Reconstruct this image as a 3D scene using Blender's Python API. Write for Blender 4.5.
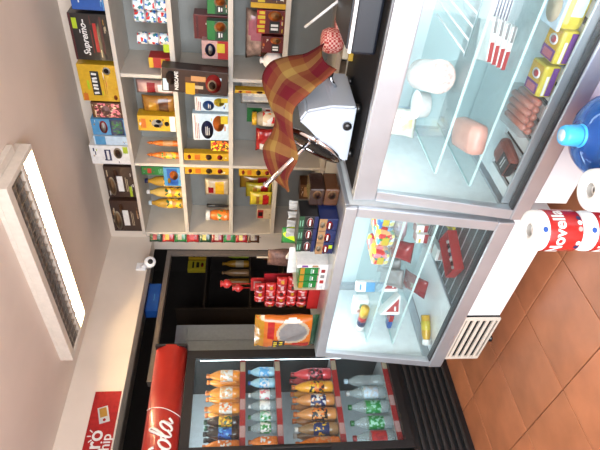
import bpy, bmesh, math, random
from mathutils import Vector, Matrix, Euler
random.seed(7)
for o in list(bpy.data.objects): bpy.data.objects.remove(o)
S = bpy.context.scene
COL = S.collection

# ------------------------------------------------------------------ camera
F, AZ, PT, RO, H = 505.0, math.radians(43.2), math.radians(6.8), math.radians(0.8), 1.45
fw0 = Vector((-math.sin(AZ), math.cos(AZ), 0)); up0 = Vector((0, 0, 1))
FW = fw0*math.cos(PT) - up0*math.sin(PT)
UP_ = fw0*math.sin(PT) + up0*math.cos(PT)
RT_ = FW.cross(UP_)
UP = UP_*math.cos(RO) - RT_*math.sin(RO)
RT = RT_*math.cos(RO) + UP_*math.sin(RO)
CAM = Vector((0, 0, H))
cd = bpy.data.cameras.new('camera'); cam = bpy.data.objects.new('camera', cd); COL.objects.link(cam)
# the phone was held sideways: picture right = down, picture up = right
m3 = Matrix((-UP, RT, -FW)).transposed()
cam.matrix_world = Matrix.Translation(CAM) @ m3.to_4x4()
cd.sensor_fit = 'HORIZONTAL'; cd.sensor_width = 36; cd.lens = 36*F/600.0; cd.clip_start = .02
S.camera = cam

# ------------------------------------------------------------------ world, daylight, exposure
w = bpy.data.worlds.new('world'); S.world = w; w.use_nodes = True
bg = w.node_tree.nodes['Background']; bg.inputs[0].default_value = (.78, .88, 1, 1); bg.inputs[1].default_value = 1.4
def area(name, loc, target, sx, sy, power, color):
    l = bpy.data.lights.new(name, 'AREA'); l.shape = 'RECTANGLE'; l.size = sx; l.size_y = sy; l.energy = power; l.color = color
    o = bpy.data.objects.new(name, l); COL.objects.link(o); o.location = loc
    o.rotation_euler = (Vector(target)-Vector(loc)).to_track_quat('-Z', 'Y').to_euler(); return o
area('daylight_through_shop_front', (-.2, -1.25, 1.2), (-.7, 2.0, 1.15), 2.7, 2.1, 120, (.92, .95, 1))
S.view_settings.view_transform = 'Standard'; S.view_settings.look = 'None'
S.view_settings.exposure = 0.68; S.view_settings.gamma = 1; S.view_settings.use_curve_mapping = False

def PX(x, y, X=None, Y=None, Z=None):
    d = FW + RT*((450-y-225)/F) - UP*((x-300)/F)
    if Z is not None: t = (Z-H)/d.z
    elif Y is not None: t = Y/d.y
    else: t = X/d.x
    return CAM + d*t

# ------------------------------------------------------------------ materials
MATS = {}
def M(name, col=(.5, .5, .5), rough=.5, metal=0, var=.06, scale=30, bump=0, emit=0, spec=.5, coat=0):
    if name in MATS: return MATS[name]
    m = bpy.data.materials.new(name); m.use_nodes = True; nt = m.node_tree; b = nt.nodes['Principled BSDF']
    b.inputs['Roughness'].default_value = rough; b.inputs['Metallic'].default_value = metal
    b.inputs['Specular IOR Level'].default_value = spec; b.inputs['Coat Weight'].default_value = coat
    tc = nt.nodes.new('ShaderNodeTexCoord'); nz = nt.nodes.new('ShaderNodeTexNoise'); nz.inputs['Scale'].default_value = scale
    nz.inputs['Detail'].default_value = 3
    nt.links.new(tc.outputs['Object'], nz.inputs['Vector'])
    r = nt.nodes.new('ShaderNodeValToRGB')
    r.color_ramp.elements[0].position = .3; r.color_ramp.elements[1].position = .7
    r.color_ramp.elements[0].color = (*[c*(1-var) for c in col], 1); r.color_ramp.elements[1].color = (*[min(1, c*(1+var)) for c in col], 1)
    nt.links.new(nz.outputs['Fac'], r.inputs['Fac']); nt.links.new(r.outputs['Color'], b.inputs['Base Color'])
    if bump:
        bp = nt.nodes.new('ShaderNodeBump'); bp.inputs['Strength'].default_value = bump; bp.inputs['Distance'].default_value = .004
        nt.links.new(nz.outputs['Fac'], bp.inputs['Height']); nt.links.new(bp.outputs['Normal'], b.inputs['Normal'])
    if emit:
        nt.links.new(r.outputs['Color'], b.inputs['Emission Color']); b.inputs['Emission Strength'].default_value = emit
    MATS[name] = m; return m
PAL = dict(red=(.55, .02, .02), crimson=(.38, .012, .02), darkred=(.16, .012, .012), maroon=(.09, .012, .015), orange=(.8, .2, .02), yellow=(.85, .5, .02),
           gold=(.6, .3, .02), lemon=(.85, .68, .04), lime=(.55, .75, .02), green=(.02, .25, .05), dgreen=(.015, .09, .035), teal=(.02, .2, .24), mint=(.3, .6, .45),
           blue=(.02, .12, .5), navy=(.012, .025, .12), sky=(.1, .4, .75), pale=(.55, .7, .82), white=(.8, .8, .78), cream=(.7, .58, .4), tan=(.45, .26, .12),
           brown=(.13, .05, .02), choc=(.045, .02, .014), black=(.012, .012, .013), charcoal=(.035, .033, .033), grey=(.3, .3, .3), silver=(.55, .57, .58), pink=(.7, .2, .25),
           rose=(.75, .45, .42), purple=(.2, .04, .3), amber=(.45, .2, .03), peach=(.75, .38, .15), skin=(.65, .36, .28))
def P(c, kind='print'):
    """a printed / plastic / cloth finish in one palette colour"""
    rough, spec, coat = dict(print=(.42, .5, .15), foil=(.25, .6, .3), matte=(.7, .3, 0), plastic=(.3, .5, .2))[kind]
    k_ = .85 if c in ('white', 'silver', 'pale') else .6
    return M(c+'_'+kind, tuple(v*k_ for v in PAL[c]), rough, 0, .1 if kind != 'matte' else .15, 40, .12 if kind == 'foil' else 0, 0, spec, coat)
def glassmat(name, tint, refl=1.0, alpha=.06, haze=(.8, .88, .9)):
    if name in MATS: return MATS[name]
    m = bpy.data.materials.new(name); m.use_nodes = True; nt = m.node_tree; nt.nodes.clear()
    out = nt.nodes.new('ShaderNodeOutputMaterial'); tr = nt.nodes.new('ShaderNodeBsdfTransparent'); gl = nt.nodes.new('ShaderNodeBsdfGlossy')
    df = nt.nodes.new('ShaderNodeBsdfDiffuse'); fr = nt.nodes.new('ShaderNodeFresnel'); mx = nt.nodes.new('ShaderNodeMixShader'); mx2 = nt.nodes.new('ShaderNodeMixShader')
    tr.inputs[0].default_value = (*tint, 1); gl.inputs['Roughness'].default_value = .03; fr.inputs['IOR'].default_value = 1.45
    df.inputs[0].default_value = (*haze, 1); mx2.inputs[0].default_value = alpha
    ml = nt.nodes.new('ShaderNodeMath'); ml.operation = 'MULTIPLY'; ml.inputs[1].default_value = refl
    ge = nt.nodes.new('ShaderNodeNewGeometry'); inv = nt.nodes.new('ShaderNodeMath'); inv.operation = 'SUBTRACT'; inv.inputs[0].default_value = 1   # reflect once, at the outer face of the thin pane
    m2 = nt.nodes.new('ShaderNodeMath'); m2.operation = 'MULTIPLY'
    nt.links.new(ge.outputs['Backfacing'], inv.inputs[1]); nt.links.new(fr.outputs[0], ml.inputs[0]); nt.links.new(ml.outputs[0], m2.inputs[0]); nt.links.new(inv.outputs[0], m2.inputs[1]); nt.links.new(m2.outputs[0], mx.inputs[0])
    nt.links.new(tr.outputs[0], mx2.inputs[1]); nt.links.new(df.outputs[0], mx2.inputs[2])
    nt.links.new(mx2.outputs[0], mx.inputs[1]); nt.links.new(gl.outputs[0], mx.inputs[2]); nt.links.new(mx.outputs[0], out.inputs[0])
    MATS[name] = m; return m
GLASS = glassmat('clear_glass', (.95, .98, .98), .8, .015)
SHELFGLASS = glassmat('shelf_glass', (.88, .94, .94), 1, .06)
EDGEGLASS = M('glass_edge', (.5, .68, .68), .15, 0, .1, 20)
CLEARPLASTIC = glassmat('clear_plastic', (.86, .92, .93), 1, .22)
WATERBLUE = glassmat('blue_bottle_plastic', (.22, .45, .85), 1.3, .42, (.03, .16, .5))
STEEL = M('stainless_steel', (.54, .58, .62), .34, .68, .06, 6, .02)
CHROME = M('chrome', (.8, .8, .82), .08, 1, .03, 10)
WHITEP = M('white_enamel', (.86, .87, .88), .3, 0, .03, 4, 0, 0, .5, .2)
BOARD = M('white_shelf_laminate', (.53, .49, .43), .45, 0, .05, 9)
BACKP = M('grey_shelf_backing', (.27, .28, .265), .5, 0, .05, 9)
BLACKP = P('black', 'plastic')
WALL = M('beige_wall_paint', (.70, .61, .52), .75, 0, .05, 3, .05)
def wave_panel(name, colA, colB, sc):
    m = M(name, colA, .45)
    nt = m.node_tree; b = nt.nodes['Principled BSDF']; r = [n for n in nt.nodes if n.type == 'VALTORGB'][0]
    r.color_ramp.elements[1].color = (*colB, 1); return m
def ceiling_mat():
    m = M('stained_ceiling_paint', (.70, .60, .52), .8, 0, .04, 2.5)
    nt = m.node_tree; b = nt.nodes['Principled BSDF']; r = [n for n in nt.nodes if n.type == 'VALTORGB'][0]; tc = [n for n in nt.nodes if n.type == 'TEX_COORD'][0]
    # two soot smudges near the sign
    acc = None
    nz = nt.nodes.new('ShaderNodeTexNoise'); nz.inputs['Scale'].default_value = 26; nz.inputs['Detail'].default_value = 4
    nt.links.new(tc.outputs['Object'], nz.inputs['Vector'])
    for (px, py, rad) in ((78, 396, .07), (66, 415, .09)):
        p = PX(px, py, Z=2.6)
        d = nt.nodes.new('ShaderNodeVectorMath'); d.operation = 'DISTANCE'; d.inputs[1].default_value = p
        nt.links.new(tc.outputs['Object'], d.inputs[0])
        mr = nt.nodes.new('ShaderNodeMapRange'); mr.inputs[1].default_value = rad; mr.inputs[2].default_value = rad*.3; mr.inputs[3].default_value = 0; mr.inputs[4].default_value = 1
        nt.links.new(d.outputs['Value'], mr.inputs[0])
        if acc is None: acc = mr.outputs[0]
        else:
            a = nt.nodes.new('ShaderNodeMath'); a.operation = 'MAXIMUM'; nt.links.new(acc, a.inputs[0]); nt.links.new(mr.outputs[0], a.inputs[1]); acc = a.outputs[0]
    th = nt.nodes.new('ShaderNodeMapRange'); th.inputs[1].default_value = .44; th.inputs[2].default_value = .6
    nt.links.new(nz.outputs['Fac'], th.inputs[0])
    mu = nt.nodes.new('ShaderNodeMath'); mu.operation = 'MULTIPLY'; nt.links.new(acc, mu.inputs[0]); nt.links.new(th.outputs[0], mu.inputs[1])
    mx = nt.nodes.new('ShaderNodeMixRGB'); mx.inputs[2].default_value = (.2, .17, .15, 1)
    nt.links.new(mu.outputs[0], mx.inputs[0]); nt.links.new(r.outputs[0], mx.inputs[1]); nt.links.new(mx.outputs[0], b.inputs['Base Color'])
    return m
def plaid_mat():
    m = bpy.data.materials.new('plaid_cloth'); m.use_nodes = True; nt = m.node_tree; b = nt.nodes['Principled BSDF']; b.inputs['Roughness'].default_value = .9
    b.inputs['Specular IOR Level'].default_value = .1
    uv = nt.nodes.new('ShaderNodeUVMap'); sp = nt.nodes.new('ShaderNodeSeparateXYZ'); nt.links.new(uv.outputs[0], sp.inputs[0])
    def stripes(sock, n, off):
        a = nt.nodes.new('ShaderNodeMath'); a.operation = 'MULTIPLY_ADD'; a.inputs[1].default_value = n; a.inputs[2].default_value = off; nt.links.new(sock, a.inputs[0])
        f = nt.nodes.new('ShaderNodeMath'); f.operation = 'FRACT'; nt.links.new(a.outputs[0], f.inputs[0])
        r = nt.nodes.new('ShaderNodeValToRGB'); r.color_ramp.interpolation = 'CONSTANT'
        e = r.color_ramp.elements; e[0].position = 0; e[0].color = (.12, .010, .018, 1); e[1].position = .36; e[1].color = (.17, .06, .02, 1)
        k = e.new(.62); k.color = (.26, .17, .05, 1); k = e.new(.85); k.color = (.14, .035, .022, 1)
        nt.links.new(f.outputs[0], r.inputs[0]); return r.outputs[0]
    a = stripes(sp.outputs[0], 3.6, .05); c = stripes(sp.outputs[1], 1.5, .1)
    mx = nt.nodes.new('ShaderNodeMixRGB'); mx.inputs[0].default_value = .5; nt.links.new(a, mx.inputs[1]); nt.links.new(c, mx.inputs[2])
    nz = nt.nodes.new('ShaderNodeTexNoise'); nz.inputs['Scale'].default_value = 120; bp = nt.nodes.new('ShaderNodeBump'); bp.inputs['Strength'].default_value = .3; bp.inputs['Distance'].default_value = .003
    nt.links.new(nz.outputs['Fac'], bp.inputs['Height']); nt.links.new(bp.outputs[0], b.inputs['Normal'])
    nt.links.new(mx.outputs[0], b.inputs['Base Color']); return m
def checker_mat(name, c1, c2, sc):
    m = bpy.data.materials.new(name); m.use_nodes = True; nt = m.node_tree; b = nt.nodes['Principled BSDF']; b.inputs['Roughness'].default_value = .6
    tc = nt.nodes.new('ShaderNodeTexCoord'); ch = nt.nodes.new('ShaderNodeTexChecker'); ch.inputs['Scale'].default_value = sc
    ch.inputs[1].default_value = (*c1, 1); ch.inputs[2].default_value = (*c2, 1)
    nt.links.new(tc.outputs['Object'], ch.inputs[0]); nt.links.new(ch.outputs[0], b.inputs['Base Color']); return m
def confetti_mat(name, cols, sc=60, rough=.35):
    """busy multi-coloured print: voronoi cells picking from a palette"""
    if name in MATS: return MATS[name]
    m = bpy.data.materials.new(name); m.use_nodes = True; nt = m.node_tree; b = nt.nodes['Principled BSDF']; b.inputs['Roughness'].default_value = rough
    tc = nt.nodes.new('ShaderNodeTexCoord'); v = nt.nodes.new('ShaderNodeTexVoronoi'); v.inputs['Scale'].default_value = sc
    sp = nt.nodes.new('ShaderNodeSeparateColor'); r = nt.nodes.new('ShaderNodeValToRGB'); r.color_ramp.interpolation = 'CONSTANT'
    nt.links.new(tc.outputs['Object'], v.inputs['Vector']); nt.links.new(v.outputs['Color'], sp.inputs[0]); nt.links.new(sp.outputs[0], r.inputs[0])
    n = len(cols)
    r.color_ramp.elements[0].color = (*PAL[cols[0]], 1); r.color_ramp.elements[1].position = 1/n; r.color_ramp.elements[1].color = (*PAL[cols[1]], 1)
    for i in range(2, n): e = r.color_ramp.elements.new(i/n); e.color = (*PAL[cols[i]], 1)
    nt.links.new(r.outputs[0], b.inputs['Base Color']); MATS[name] = m; return m

# ------------------------------------------------------------------ mesh helpers
MESH = {}
def me_from(bm, name, smooth=False):
    me = bpy.data.meshes.new(name); bm.normal_update(); bm.to_mesh(me); bm.free()
    if smooth:
        for p in me.polygons: p.use_smooth = True
    return me
def box_me(sx, sy, sz, bev=0):
    """box standing on z=0, centred in x and y"""
    k = ('b', round(sx, 4), round(sy, 4), round(sz, 4), round(bev, 4))
    if k in MESH: return MESH[k]
    bm = bmesh.new(); bmesh.ops.create_cube(bm, size=1)
    for v in bm.verts: v.co = Vector((v.co.x*sx, v.co.y*sy, (v.co.z+.5)*sz))
    if bev: bmesh.ops.bevel(bm, geom=bm.edges[:], offset=min(bev, .45*min(sx, sy, sz)), segments=2, affect='EDGES', profile=.6)
    MESH[k] = me_from(bm, 'box'); return MESH[k]
def lathe_me(prof, seg=20, key=None):
    if key and key in MESH: return MESH[key]
    bm = bmesh.new(); rings = []
    for r, z in prof:
        rings.append([bm.verts.new((max(r, 1e-5)*math.cos(2*math.pi*i/seg), max(r, 1e-5)*math.sin(2*math.pi*i/seg), z)) for i in range(seg)])
    for a, b in zip(rings, rings[1:]):
        for i in range(seg): bm.faces.new((a[i], a[(i+1) % seg], b[(i+1) % seg], b[i]))
    bm.faces.new(rings[0][::-1]); bm.faces.new(rings[-1])
    me = me_from(bm, 'lathe', True)
    if key: MESH[key] = me
    return me
def tube_me(pts, r, seg=10):
    bm = bmesh.new(); rings = []; pts = [Vector(p) for p in pts]; n = len(pts)
    for i, p in enumerate(pts):
        t = (pts[min(i+1, n-1)]-pts[max(i-1, 0)]).normalized(); a = Vector((0, 0, 1)) if abs(t.z) < .9 else Vector((0, 1, 0))
        u = t.cross(a).normalized(); v = t.cross(u)
        rr = r[i] if isinstance(r, (list, tuple)) else r
        rings.append([bm.verts.new(p+(u*math.cos(2*math.pi*k/seg)+v*math.sin(2*math.pi*k/seg))*rr) for k in range(seg)])
    for a, b in zip(rings, rings[1:]):
        for i in range(seg): bm.faces.new((a[i], b[i], b[(i+1) % seg], a[(i+1) % seg]))
    bm.faces.new(rings[0]); bm.faces.new(rings[-1][::-1])
    bmesh.ops.recalc_face_normals(bm, faces=bm.faces[:])
    return me_from(bm, 'tube', True)
def prism_me(poly, axis, a, b, bev=0):
    """2-D polygon extruded from a to b along axis; poly holds the other two coordinates in xyz order"""
    bm = bmesh.new()
    def co(p, t): return {'x': (t, p[0], p[1]), 'y': (p[0], t, p[1]), 'z': (p[0], p[1], t)}[axis]
    A = [bm.verts.new(co(p, a)) for p in poly]; B = [bm.verts.new(co(p, b)) for p in poly]; n = len(poly)
    bm.faces.new(A); bm.faces.new(B[::-1])
    for i in range(n): bm.faces.new((A[i], B[i], B[(i+1) % n], A[(i+1) % n]))
    bmesh.ops.recalc_face_normals(bm, faces=bm.faces[:])
    if bev: bmesh.ops.bevel(bm, geom=bm.edges[:], offset=bev, segments=2, affect='EDGES')
    return me_from(bm, 'prism')
def bag_me(wd, ht, dp, seed=0, crimp=True):
    """pillow pouch standing on z=0: bulging faces, flat crimped ends, crinkles"""
    k = ('bag', round(wd, 3), round(ht, 3), round(dp, 3), seed, crimp)
    if k in MESH: return MESH[k]
    rd = random.Random(seed); bm = bmesh.new(); nx, nz = 10, 14
    ph = [rd.uniform(0, 6) for _ in range(4)]
    def pt(i, j, s):
        u = i/nx*2-1; v = j/nz*2-1
        th = (1-abs(u)**2.6)**.6*(1-abs(v)**4)**.7
        wr = 1+.12*math.sin(5*v+ph[0]+3*u)+.08*math.sin(9*u+ph[1]+4*v)
        sx = wd/2*(1-.06*math.cos(v*2.2)+.015*math.sin(8*v+ph[2]))
        return (u*sx, s*dp/2*th*wr, (v+1)/2*ht)
    G = {}
    for s in (-1, 1):
        for i in range(nx+1):
            for j in range(nz+1):
                edge = i in (0, nx) or j in (0, nz)
                if edge and s == 1: G[i, j, 1] = G[i, j, -1]
                else: G[i, j, s] = bm.verts.new(pt(i, j, s))
    for s in (-1, 1):
        for i in range(nx):
            for j in range(nz):
                q = (G[i, j, s], G[i+1, j, s], G[i+1, j+1, s], G[i, j+1, s])
                bm.faces.new(q if s == -1 else q[::-1])
    me = me_from(bm, 'bag', True); MESH[k] = me; return me
def text_me(s, size, shear=0, ext=.0006, bold=0):
    k = ('t', s, round(size, 4), shear, bold)
    if k in MESH: return MESH[k]
    c = bpy.data.curves.new('t', 'FONT'); c.body = s; c.size = size; c.align_x = 'CENTER'; c.align_y = 'CENTER'; c.extrude = ext; c.shear = shear; c.offset = bold; c.resolution_u = 3
    o = bpy.data.objects.new('t', c); COL.objects.link(o); bpy.context.view_layer.update()
    dg = bpy.context.evaluated_depsgraph_get(); me = bpy.data.meshes.new_from_object(o.evaluated_get(dg)); bpy.data.objects.remove(o)
    me.transform(Matrix.Rotation(math.pi/2, 4, 'X')); MESH[k] = me; return me
def obj(name, me, mat, parent=None, loc=(0, 0, 0), rot=(0, 0, 0)):
    if mat is not None and (len(me.materials) == 0): me.materials.append(mat)
    elif mat is not None and me.materials[0] != mat:
        me = me.copy(); me.materials.clear(); me.materials.append(mat)
    o = bpy.data.objects.new(name, me); COL.objects.link(o); o.parent = parent; o.location = loc; o.rotation_euler = rot; return o
def tag(o, label, cat, group=None):
    o['label'] = label; o['category'] = cat
    if group: o['group'] = group
    return o
def thing(name, label, cat, loc=(0, 0, 0), rz=0, group=None, rot=None):
    o = bpy.data.objects.new(name, None); COL.objects.link(o); o.empty_display_size = .05; o.location = loc; o.rotation_euler = rot or (0, 0, rz)
    return tag(o, label, cat, group)
def struct(o): o['kind'] = 'structure'; return o
def boxo(name, lo, hi, mat, parent=None, bev=0):
    """box between two corners, in parent coordinates"""
    sx, sy, sz = (hi[i]-lo[i] for i in range(3))
    return obj(name, box_me(sx, sy, sz, bev), mat, parent, ((lo[0]+hi[0])/2, (lo[1]+hi[1])/2, lo[2]))

# ------------------------------------------------------------------ the room
XL, YB, ZC, LZ = -3.33, 3.36, 2.6, 2.235
floor = struct(boxo('floor', (-5.4, -2.0, -.06), (1.7, 4.8, -.006), M('grout', (.10, .055, .04), .9), None))
TS = .413
tm = box_me(TS-.005, TS-.005, .014, .0025)
def tile_mat(i):
    return M('terracotta_tile_%d' % i, [(.40, .155, .075), (.43, .17, .083), (.37, .145, .07)][i], .33, 0, .16, 6, .02)
TM = [tile_mat(i) for i in range(3)]
tms = []
for i in range(3):
    me = tm.copy(); me.materials.append(TM[i]); tms.append(me)
for i in range(-9, 8):
    for j in range(-8, 5):
        x = -1.553+(i+.5)*TS; y = 1.455+(j+.5)*TS
        if x < XL or y < -1.9 or x > 1.5 or y > 3.3: continue
        t = obj('floor_tile', random.choice(tms), None, floor, (x, y, -.002+.046-.06+.003))
        t.location = (x-floor.location.x, y-floor.location.y, -.011-floor.location.z)
ceiling = struct(boxo('ceiling', (-5.4, -2.0, ZC), (1.7, 4.8, ZC+.1), None))
ceiling.data = box_me(7.1, 6.8, .1).copy(); ceiling.data.transform(Matrix.Translation(ceiling.location)); ceiling.location = (0, 0, 0); ceiling.data.materials.append(ceiling_mat())
struct(boxo('wall_back', (XL-.16, YB, 0), (1.7, YB+.1, ZC), WALL))
struct(boxo('wall_right', (1.6, -2.0, 0), (1.7, YB, ZC), WALL))
lw = struct(boxo('wall_left', (XL-.16, -2.0, LZ), (XL, YB, ZC), WALL))
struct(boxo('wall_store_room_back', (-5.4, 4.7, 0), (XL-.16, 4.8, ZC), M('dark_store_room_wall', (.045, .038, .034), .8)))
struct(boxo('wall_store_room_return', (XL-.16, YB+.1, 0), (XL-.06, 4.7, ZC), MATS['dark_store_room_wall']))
struct(boxo('wall_left_front', (XL-.16, -2.0, 0), (XL, .45, LZ), WALL))
struct(boxo('wall_front_pier', (-3.33, -1.45, 0), (-1.6, -1.35, ZC), WALL))
struct(boxo('wall_front_header', (-1.6, -1.45, 2.3), (1.6, -1.35, ZC), WALL))
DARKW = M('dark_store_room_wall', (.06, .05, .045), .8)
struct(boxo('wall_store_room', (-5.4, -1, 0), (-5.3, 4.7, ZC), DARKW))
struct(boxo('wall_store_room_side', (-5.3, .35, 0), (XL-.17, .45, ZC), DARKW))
# doorway frame inside the opening
t1 = struct(boxo('trim_1', (XL-.20, 3.305, 0), (XL-.165, 3.355, 2.12), M('dark_door_frame', (.16, .13, .11), .5), None, .004))
t2 = struct(boxo('trim_2', (XL-.24, 2.0, 2.08), (XL-.165, 3.303, 2.12), MATS['dark_door_frame'], None, .004))

# ------------------------------------------------------------------ ceiling lamp
lx0, lx1, ly0, ly1, lz0 = -3.03, -1.585, 1.90, 2.27, 2.52
lamp = thing('ceiling_lamp', 'long twin fluorescent ceiling lamp with one lit tube and louvre grid', 'lamp', ((lx0+lx1)/2, (ly0+ly1)/2, lz0))
L, W = lx1-lx0, ly1-ly0
FRAME = M('cream_lamp_enamel', (.68, .62, .54), .4)
boxo('housing', (-L/2, -W/2, .055), (L/2, W/2, .08), FRAME, lamp, .003)
for nm, lo, hi in (('side_rail', (-L/2, -W/2, 0), (L/2, -W/2+.05, .055)), ('side_rail', (-L/2, W/2-.012, 0), (L/2, W/2, .055)),
                   ('centre_rail', (-L/2+.03, .02, .004), (L/2-.03, .058, .055)), ('end_cap', (-L/2, -W/2+.05, 0), (-L/2+.03, W/2-.012, .055)),
                   ('end_cap', (L/2-.03, -W/2+.05, 0), (L/2, W/2-.012, .055))):
    boxo(nm, lo, hi, FRAME, lamp, .003)
TUBE = M('lit_fluorescent_tube', (1, .76, .44), .4, 0, .02, 10, 0, 150)
TUBEOFF = M('unlit_fluorescent_tube', (.55, .52, .48), .3)
tl = tube_me([(-L/2+.035, 0, 0), (L/2-.035, 0, 0)], .009, 12)
obj('lit_tube', tl, TUBE, lamp, (0, .115, .034))
obj('unlit_tube', tl.copy(), TUBEOFF, lamp, (0, -.058, .040)).data.materials[0] = TUBEOFF
REFL = M('louvre_reflector', (.55, .5, .45), .22, .85, .1, 10)
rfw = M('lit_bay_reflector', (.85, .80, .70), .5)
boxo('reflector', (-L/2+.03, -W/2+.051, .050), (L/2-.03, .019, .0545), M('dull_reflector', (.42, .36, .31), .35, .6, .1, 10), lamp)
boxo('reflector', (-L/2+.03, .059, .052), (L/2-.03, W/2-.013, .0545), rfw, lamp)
fin1 = box_me(.0025, .112, .03); fin2 = box_me(.0035, .148, .022)
n = 22
for i in range(n):
    x = -L/2+.05+(L-.1)*i/(n-1)
    o = obj('louvre_fin', fin2.copy() if i == 0 else f2, REFL if i == 0 else None, lamp, (x, -.0575, .004)); f2 = o.data
    if i % 2 == 0:
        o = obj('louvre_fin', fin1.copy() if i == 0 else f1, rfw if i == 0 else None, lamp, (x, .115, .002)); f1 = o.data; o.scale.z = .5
for s in (-1,):
    o = obj('louvre_rail', box_me(L-.08, .0025, .03), REFL, lamp, (0, -.10, .004)); o = obj('louvre_rail', box_me(L-.08, .0025, .03), REFL, lamp, (0, -.02, .004))
boxo('mounting_plate', (L/2+.002, -.1, .05), (L/2+.05, .1, .079), FRAME, lamp, .003)

# ------------------------------------------------------------------ phone-chip sign and security camera on the lintel
p = PX(108, 392, X=XL)
sy1 = p.y; z0, z1 = 2.245, 2.418
sign = thing('wall_sign', 'red phone chip sign with white lettering on the wall above the drinks fridge', 'sign', (XL+.004, sy1-.35, z0), math.pi/2)
boxo('panel', (-.35, -.004, 0), (.35, .003, z1-z0), P('red', 'matte'), sign, .001)
def sx_(y): return PX(102, y, X=XL).y-(sy1-.35)
me = text_me('Claro', .135, bold=.002); wd_ = max(v.co.x for v in me.vertices)
obj('lettering', me, P('white'), sign, (sx_(431)-wd_, -.005, .108))
me = text_me('chip', .09, bold=.001); wd_ = max(v.co.x for v in me.vertices)
obj('lettering', me, P('white'), sign, (sx_(435)-wd_, -.005, .038))
for a in (50, 90, 130):
    r = math.radians(a); obj('ray_mark', box_me(.024, .0012, .007), P('white'), sign, (sx_(436)+.05*math.cos(r), -.005, .105+.045*math.sin(r)), (0, -r, 0))
ic = obj('chip_picture', box_me(.115, .0015, .066, .0005), P('silver'), sign, (sx_(414), -.0055, .055), (0, -.3, 0))
obj('chip_contact', box_me(.065, .0012, .046, .0004), P('gold'), ic, (.016, -.0014, .010))
obj('chip_hole', lathe_me([(.010, 0), (.010, .0012)], 12), P('red', 'matte'), ic, (-.038, -.0012, .033), (math.pi/2, 0, 0))
p = PX(150, 264, X=XL+.06)
sc = thing('security_camera', 'small white security camera with dark lens fixed at the lintel corner', 'camera', (p.x, p.y, p.z))
sc.scale = (1.35,)*3; sc.location.x += .02
dr = (CAM-p); rz = math.atan2(dr.y, dr.x)
b = obj('body', lathe_me([(.028, -.055), (.034, -.05), (.036, 0), (.034, .03), (.025, .034)], 18), WHITEP, sc, (0, 0, 0), (0, math.radians(105), rz+.15))
obj('lens', lathe_me([(.016, .034), (.016, .038), (.010, .0385)], 16), BLACKP, b)
obj('bracket', tube_me([(-.02, 0, .02), (-.04, .0, .045), (-.052, .01, .055)], .012), WHITEP, sc)
obj('mount_plate', box_me(.012, .06, .06, .004), WHITEP, sc, (-.053, .012, .03))

# ------------------------------------------------------------------ shelf unit along the back wall
YS = 3.0
ZB = [2.228, 1.888, 1.535, 1.200, .86, .50, .12]
XD = [-2.935, -2.25, -1.562, -.875, -.19]
su = thing('shelf_unit', 'tall white open shelf unit covering the back wall', 'shelf', ((XD[0]+XD[-1])/2, YS+.17, 0))
ox, oy, _ = su.location
def sbox(nm, lo, hi, mat, bev=.0015): return boxo(nm, (lo[0]-ox, lo[1]-oy, lo[2]), (hi[0]-ox, hi[1]-oy, hi[2]), mat, su, bev)
for i, z in enumerate(ZB):
    if i == 0: sbox('top_board', (XD[0]-.012, YS, z-.025), (XD[-1]+.012, YB-.005, z), BOARD)
    else:
        for a, b in zip(XD, XD[1:]): sbox('shelf_board', (a+.012, YS+.002, z-.03), (b-.012, YB-.014, z), BOARD)
for x in XD: sbox('side_panel' if x in (XD[0], XD[-1]) else 'divider', (x-.012, YS+.006, 0), (x+.012, YB-.014, ZB[0]-.0255), BOARD)
for a, b in zip(XD, XD[1:]): sbox('back_panel', (a+.012, YB-.0135, .0), (b-.012, YB-.006, ZB[0]-.026), BACKP)
for (x, za, zb) in ((XD[2], 1.56, 1.86), (XD[2], 1.905, 2.19), (XD[1], 1.56, 1.86), (XD[2], 1.22, 1.50), (XD[1], 1.22, 1.50)):
    pass

# ------------------------------------------------------------------ packaged goods builders
def decals(root, w_, d_, h_, items, y=None):
    """flat print on the front face: (kind, cx, cz, w, h, colour, [text]) with 0..1 face coordinates"""
    yy = -d_/2 if y is None else y
    for k, it in enumerate(items):
        kind, cx, cz, ww, hh, c = it[:6]; lift = .0004+.0004*k
        if kind == 'r': obj('printed_panel', box_me(ww*w_, .0008, hh*h_), P(c), root, ((cx-.5)*w_, yy-lift, (cz-hh/2)*h_))
        elif kind == 'e':
            o = obj('printed_picture', lathe_me([(.5, -.0004), (.5, .0004)], 20, 'disc'), P(c), root, ((cx-.5)*w_, yy-lift, cz*h_), (math.pi/2, 0, 0)); o.scale = (ww*w_, hh*h_, 1)
        elif kind == 't': obj('lettering', text_me(it[6], hh*h_, it[7] if len(it) > 7 else 0, bold=.0008), P(c), root, ((cx-.5)*w_, yy-lift-.0003, cz*h_), (0, it[8] if len(it) > 8 else 0, 0))
        elif kind == 'v': obj('lettering', text_me(it[6], ww*w_, 0, bold=.0006), P(c), root, ((cx-.5)*w_, yy-lift-.0003, cz*h_), (0, -math.pi/2, 0))
        elif kind == 'g': obj('price_tag', box_me(ww*w_, .0014, hh*h_, .0004), P(c), root, ((cx-.5)*w_, yy-lift-.0006, (cz-hh/2)*h_))
        elif kind == 'p': obj('printed_picture', box_me(ww*w_, .0008, hh*h_), confetti_mat('print_'+'_'.join(c), c, 70), root, ((cx-.5)*w_, yy-lift, (cz-hh/2)*h_))
        elif kind == 's':   # small lines of unreadable print
            n = max(2, int(round(hh*h_/.011)))
            for q in range(n):
                rd = random.Random(q*7+k); l = ww*w_*rd.uniform(.6, 1)
                obj('print_line', box_me(l, .0006, .004), P(c), root, ((cx-.5)*w_-(ww*w_-l)/2, yy-lift, (cz-hh/2)*h_+q*.011))
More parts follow.
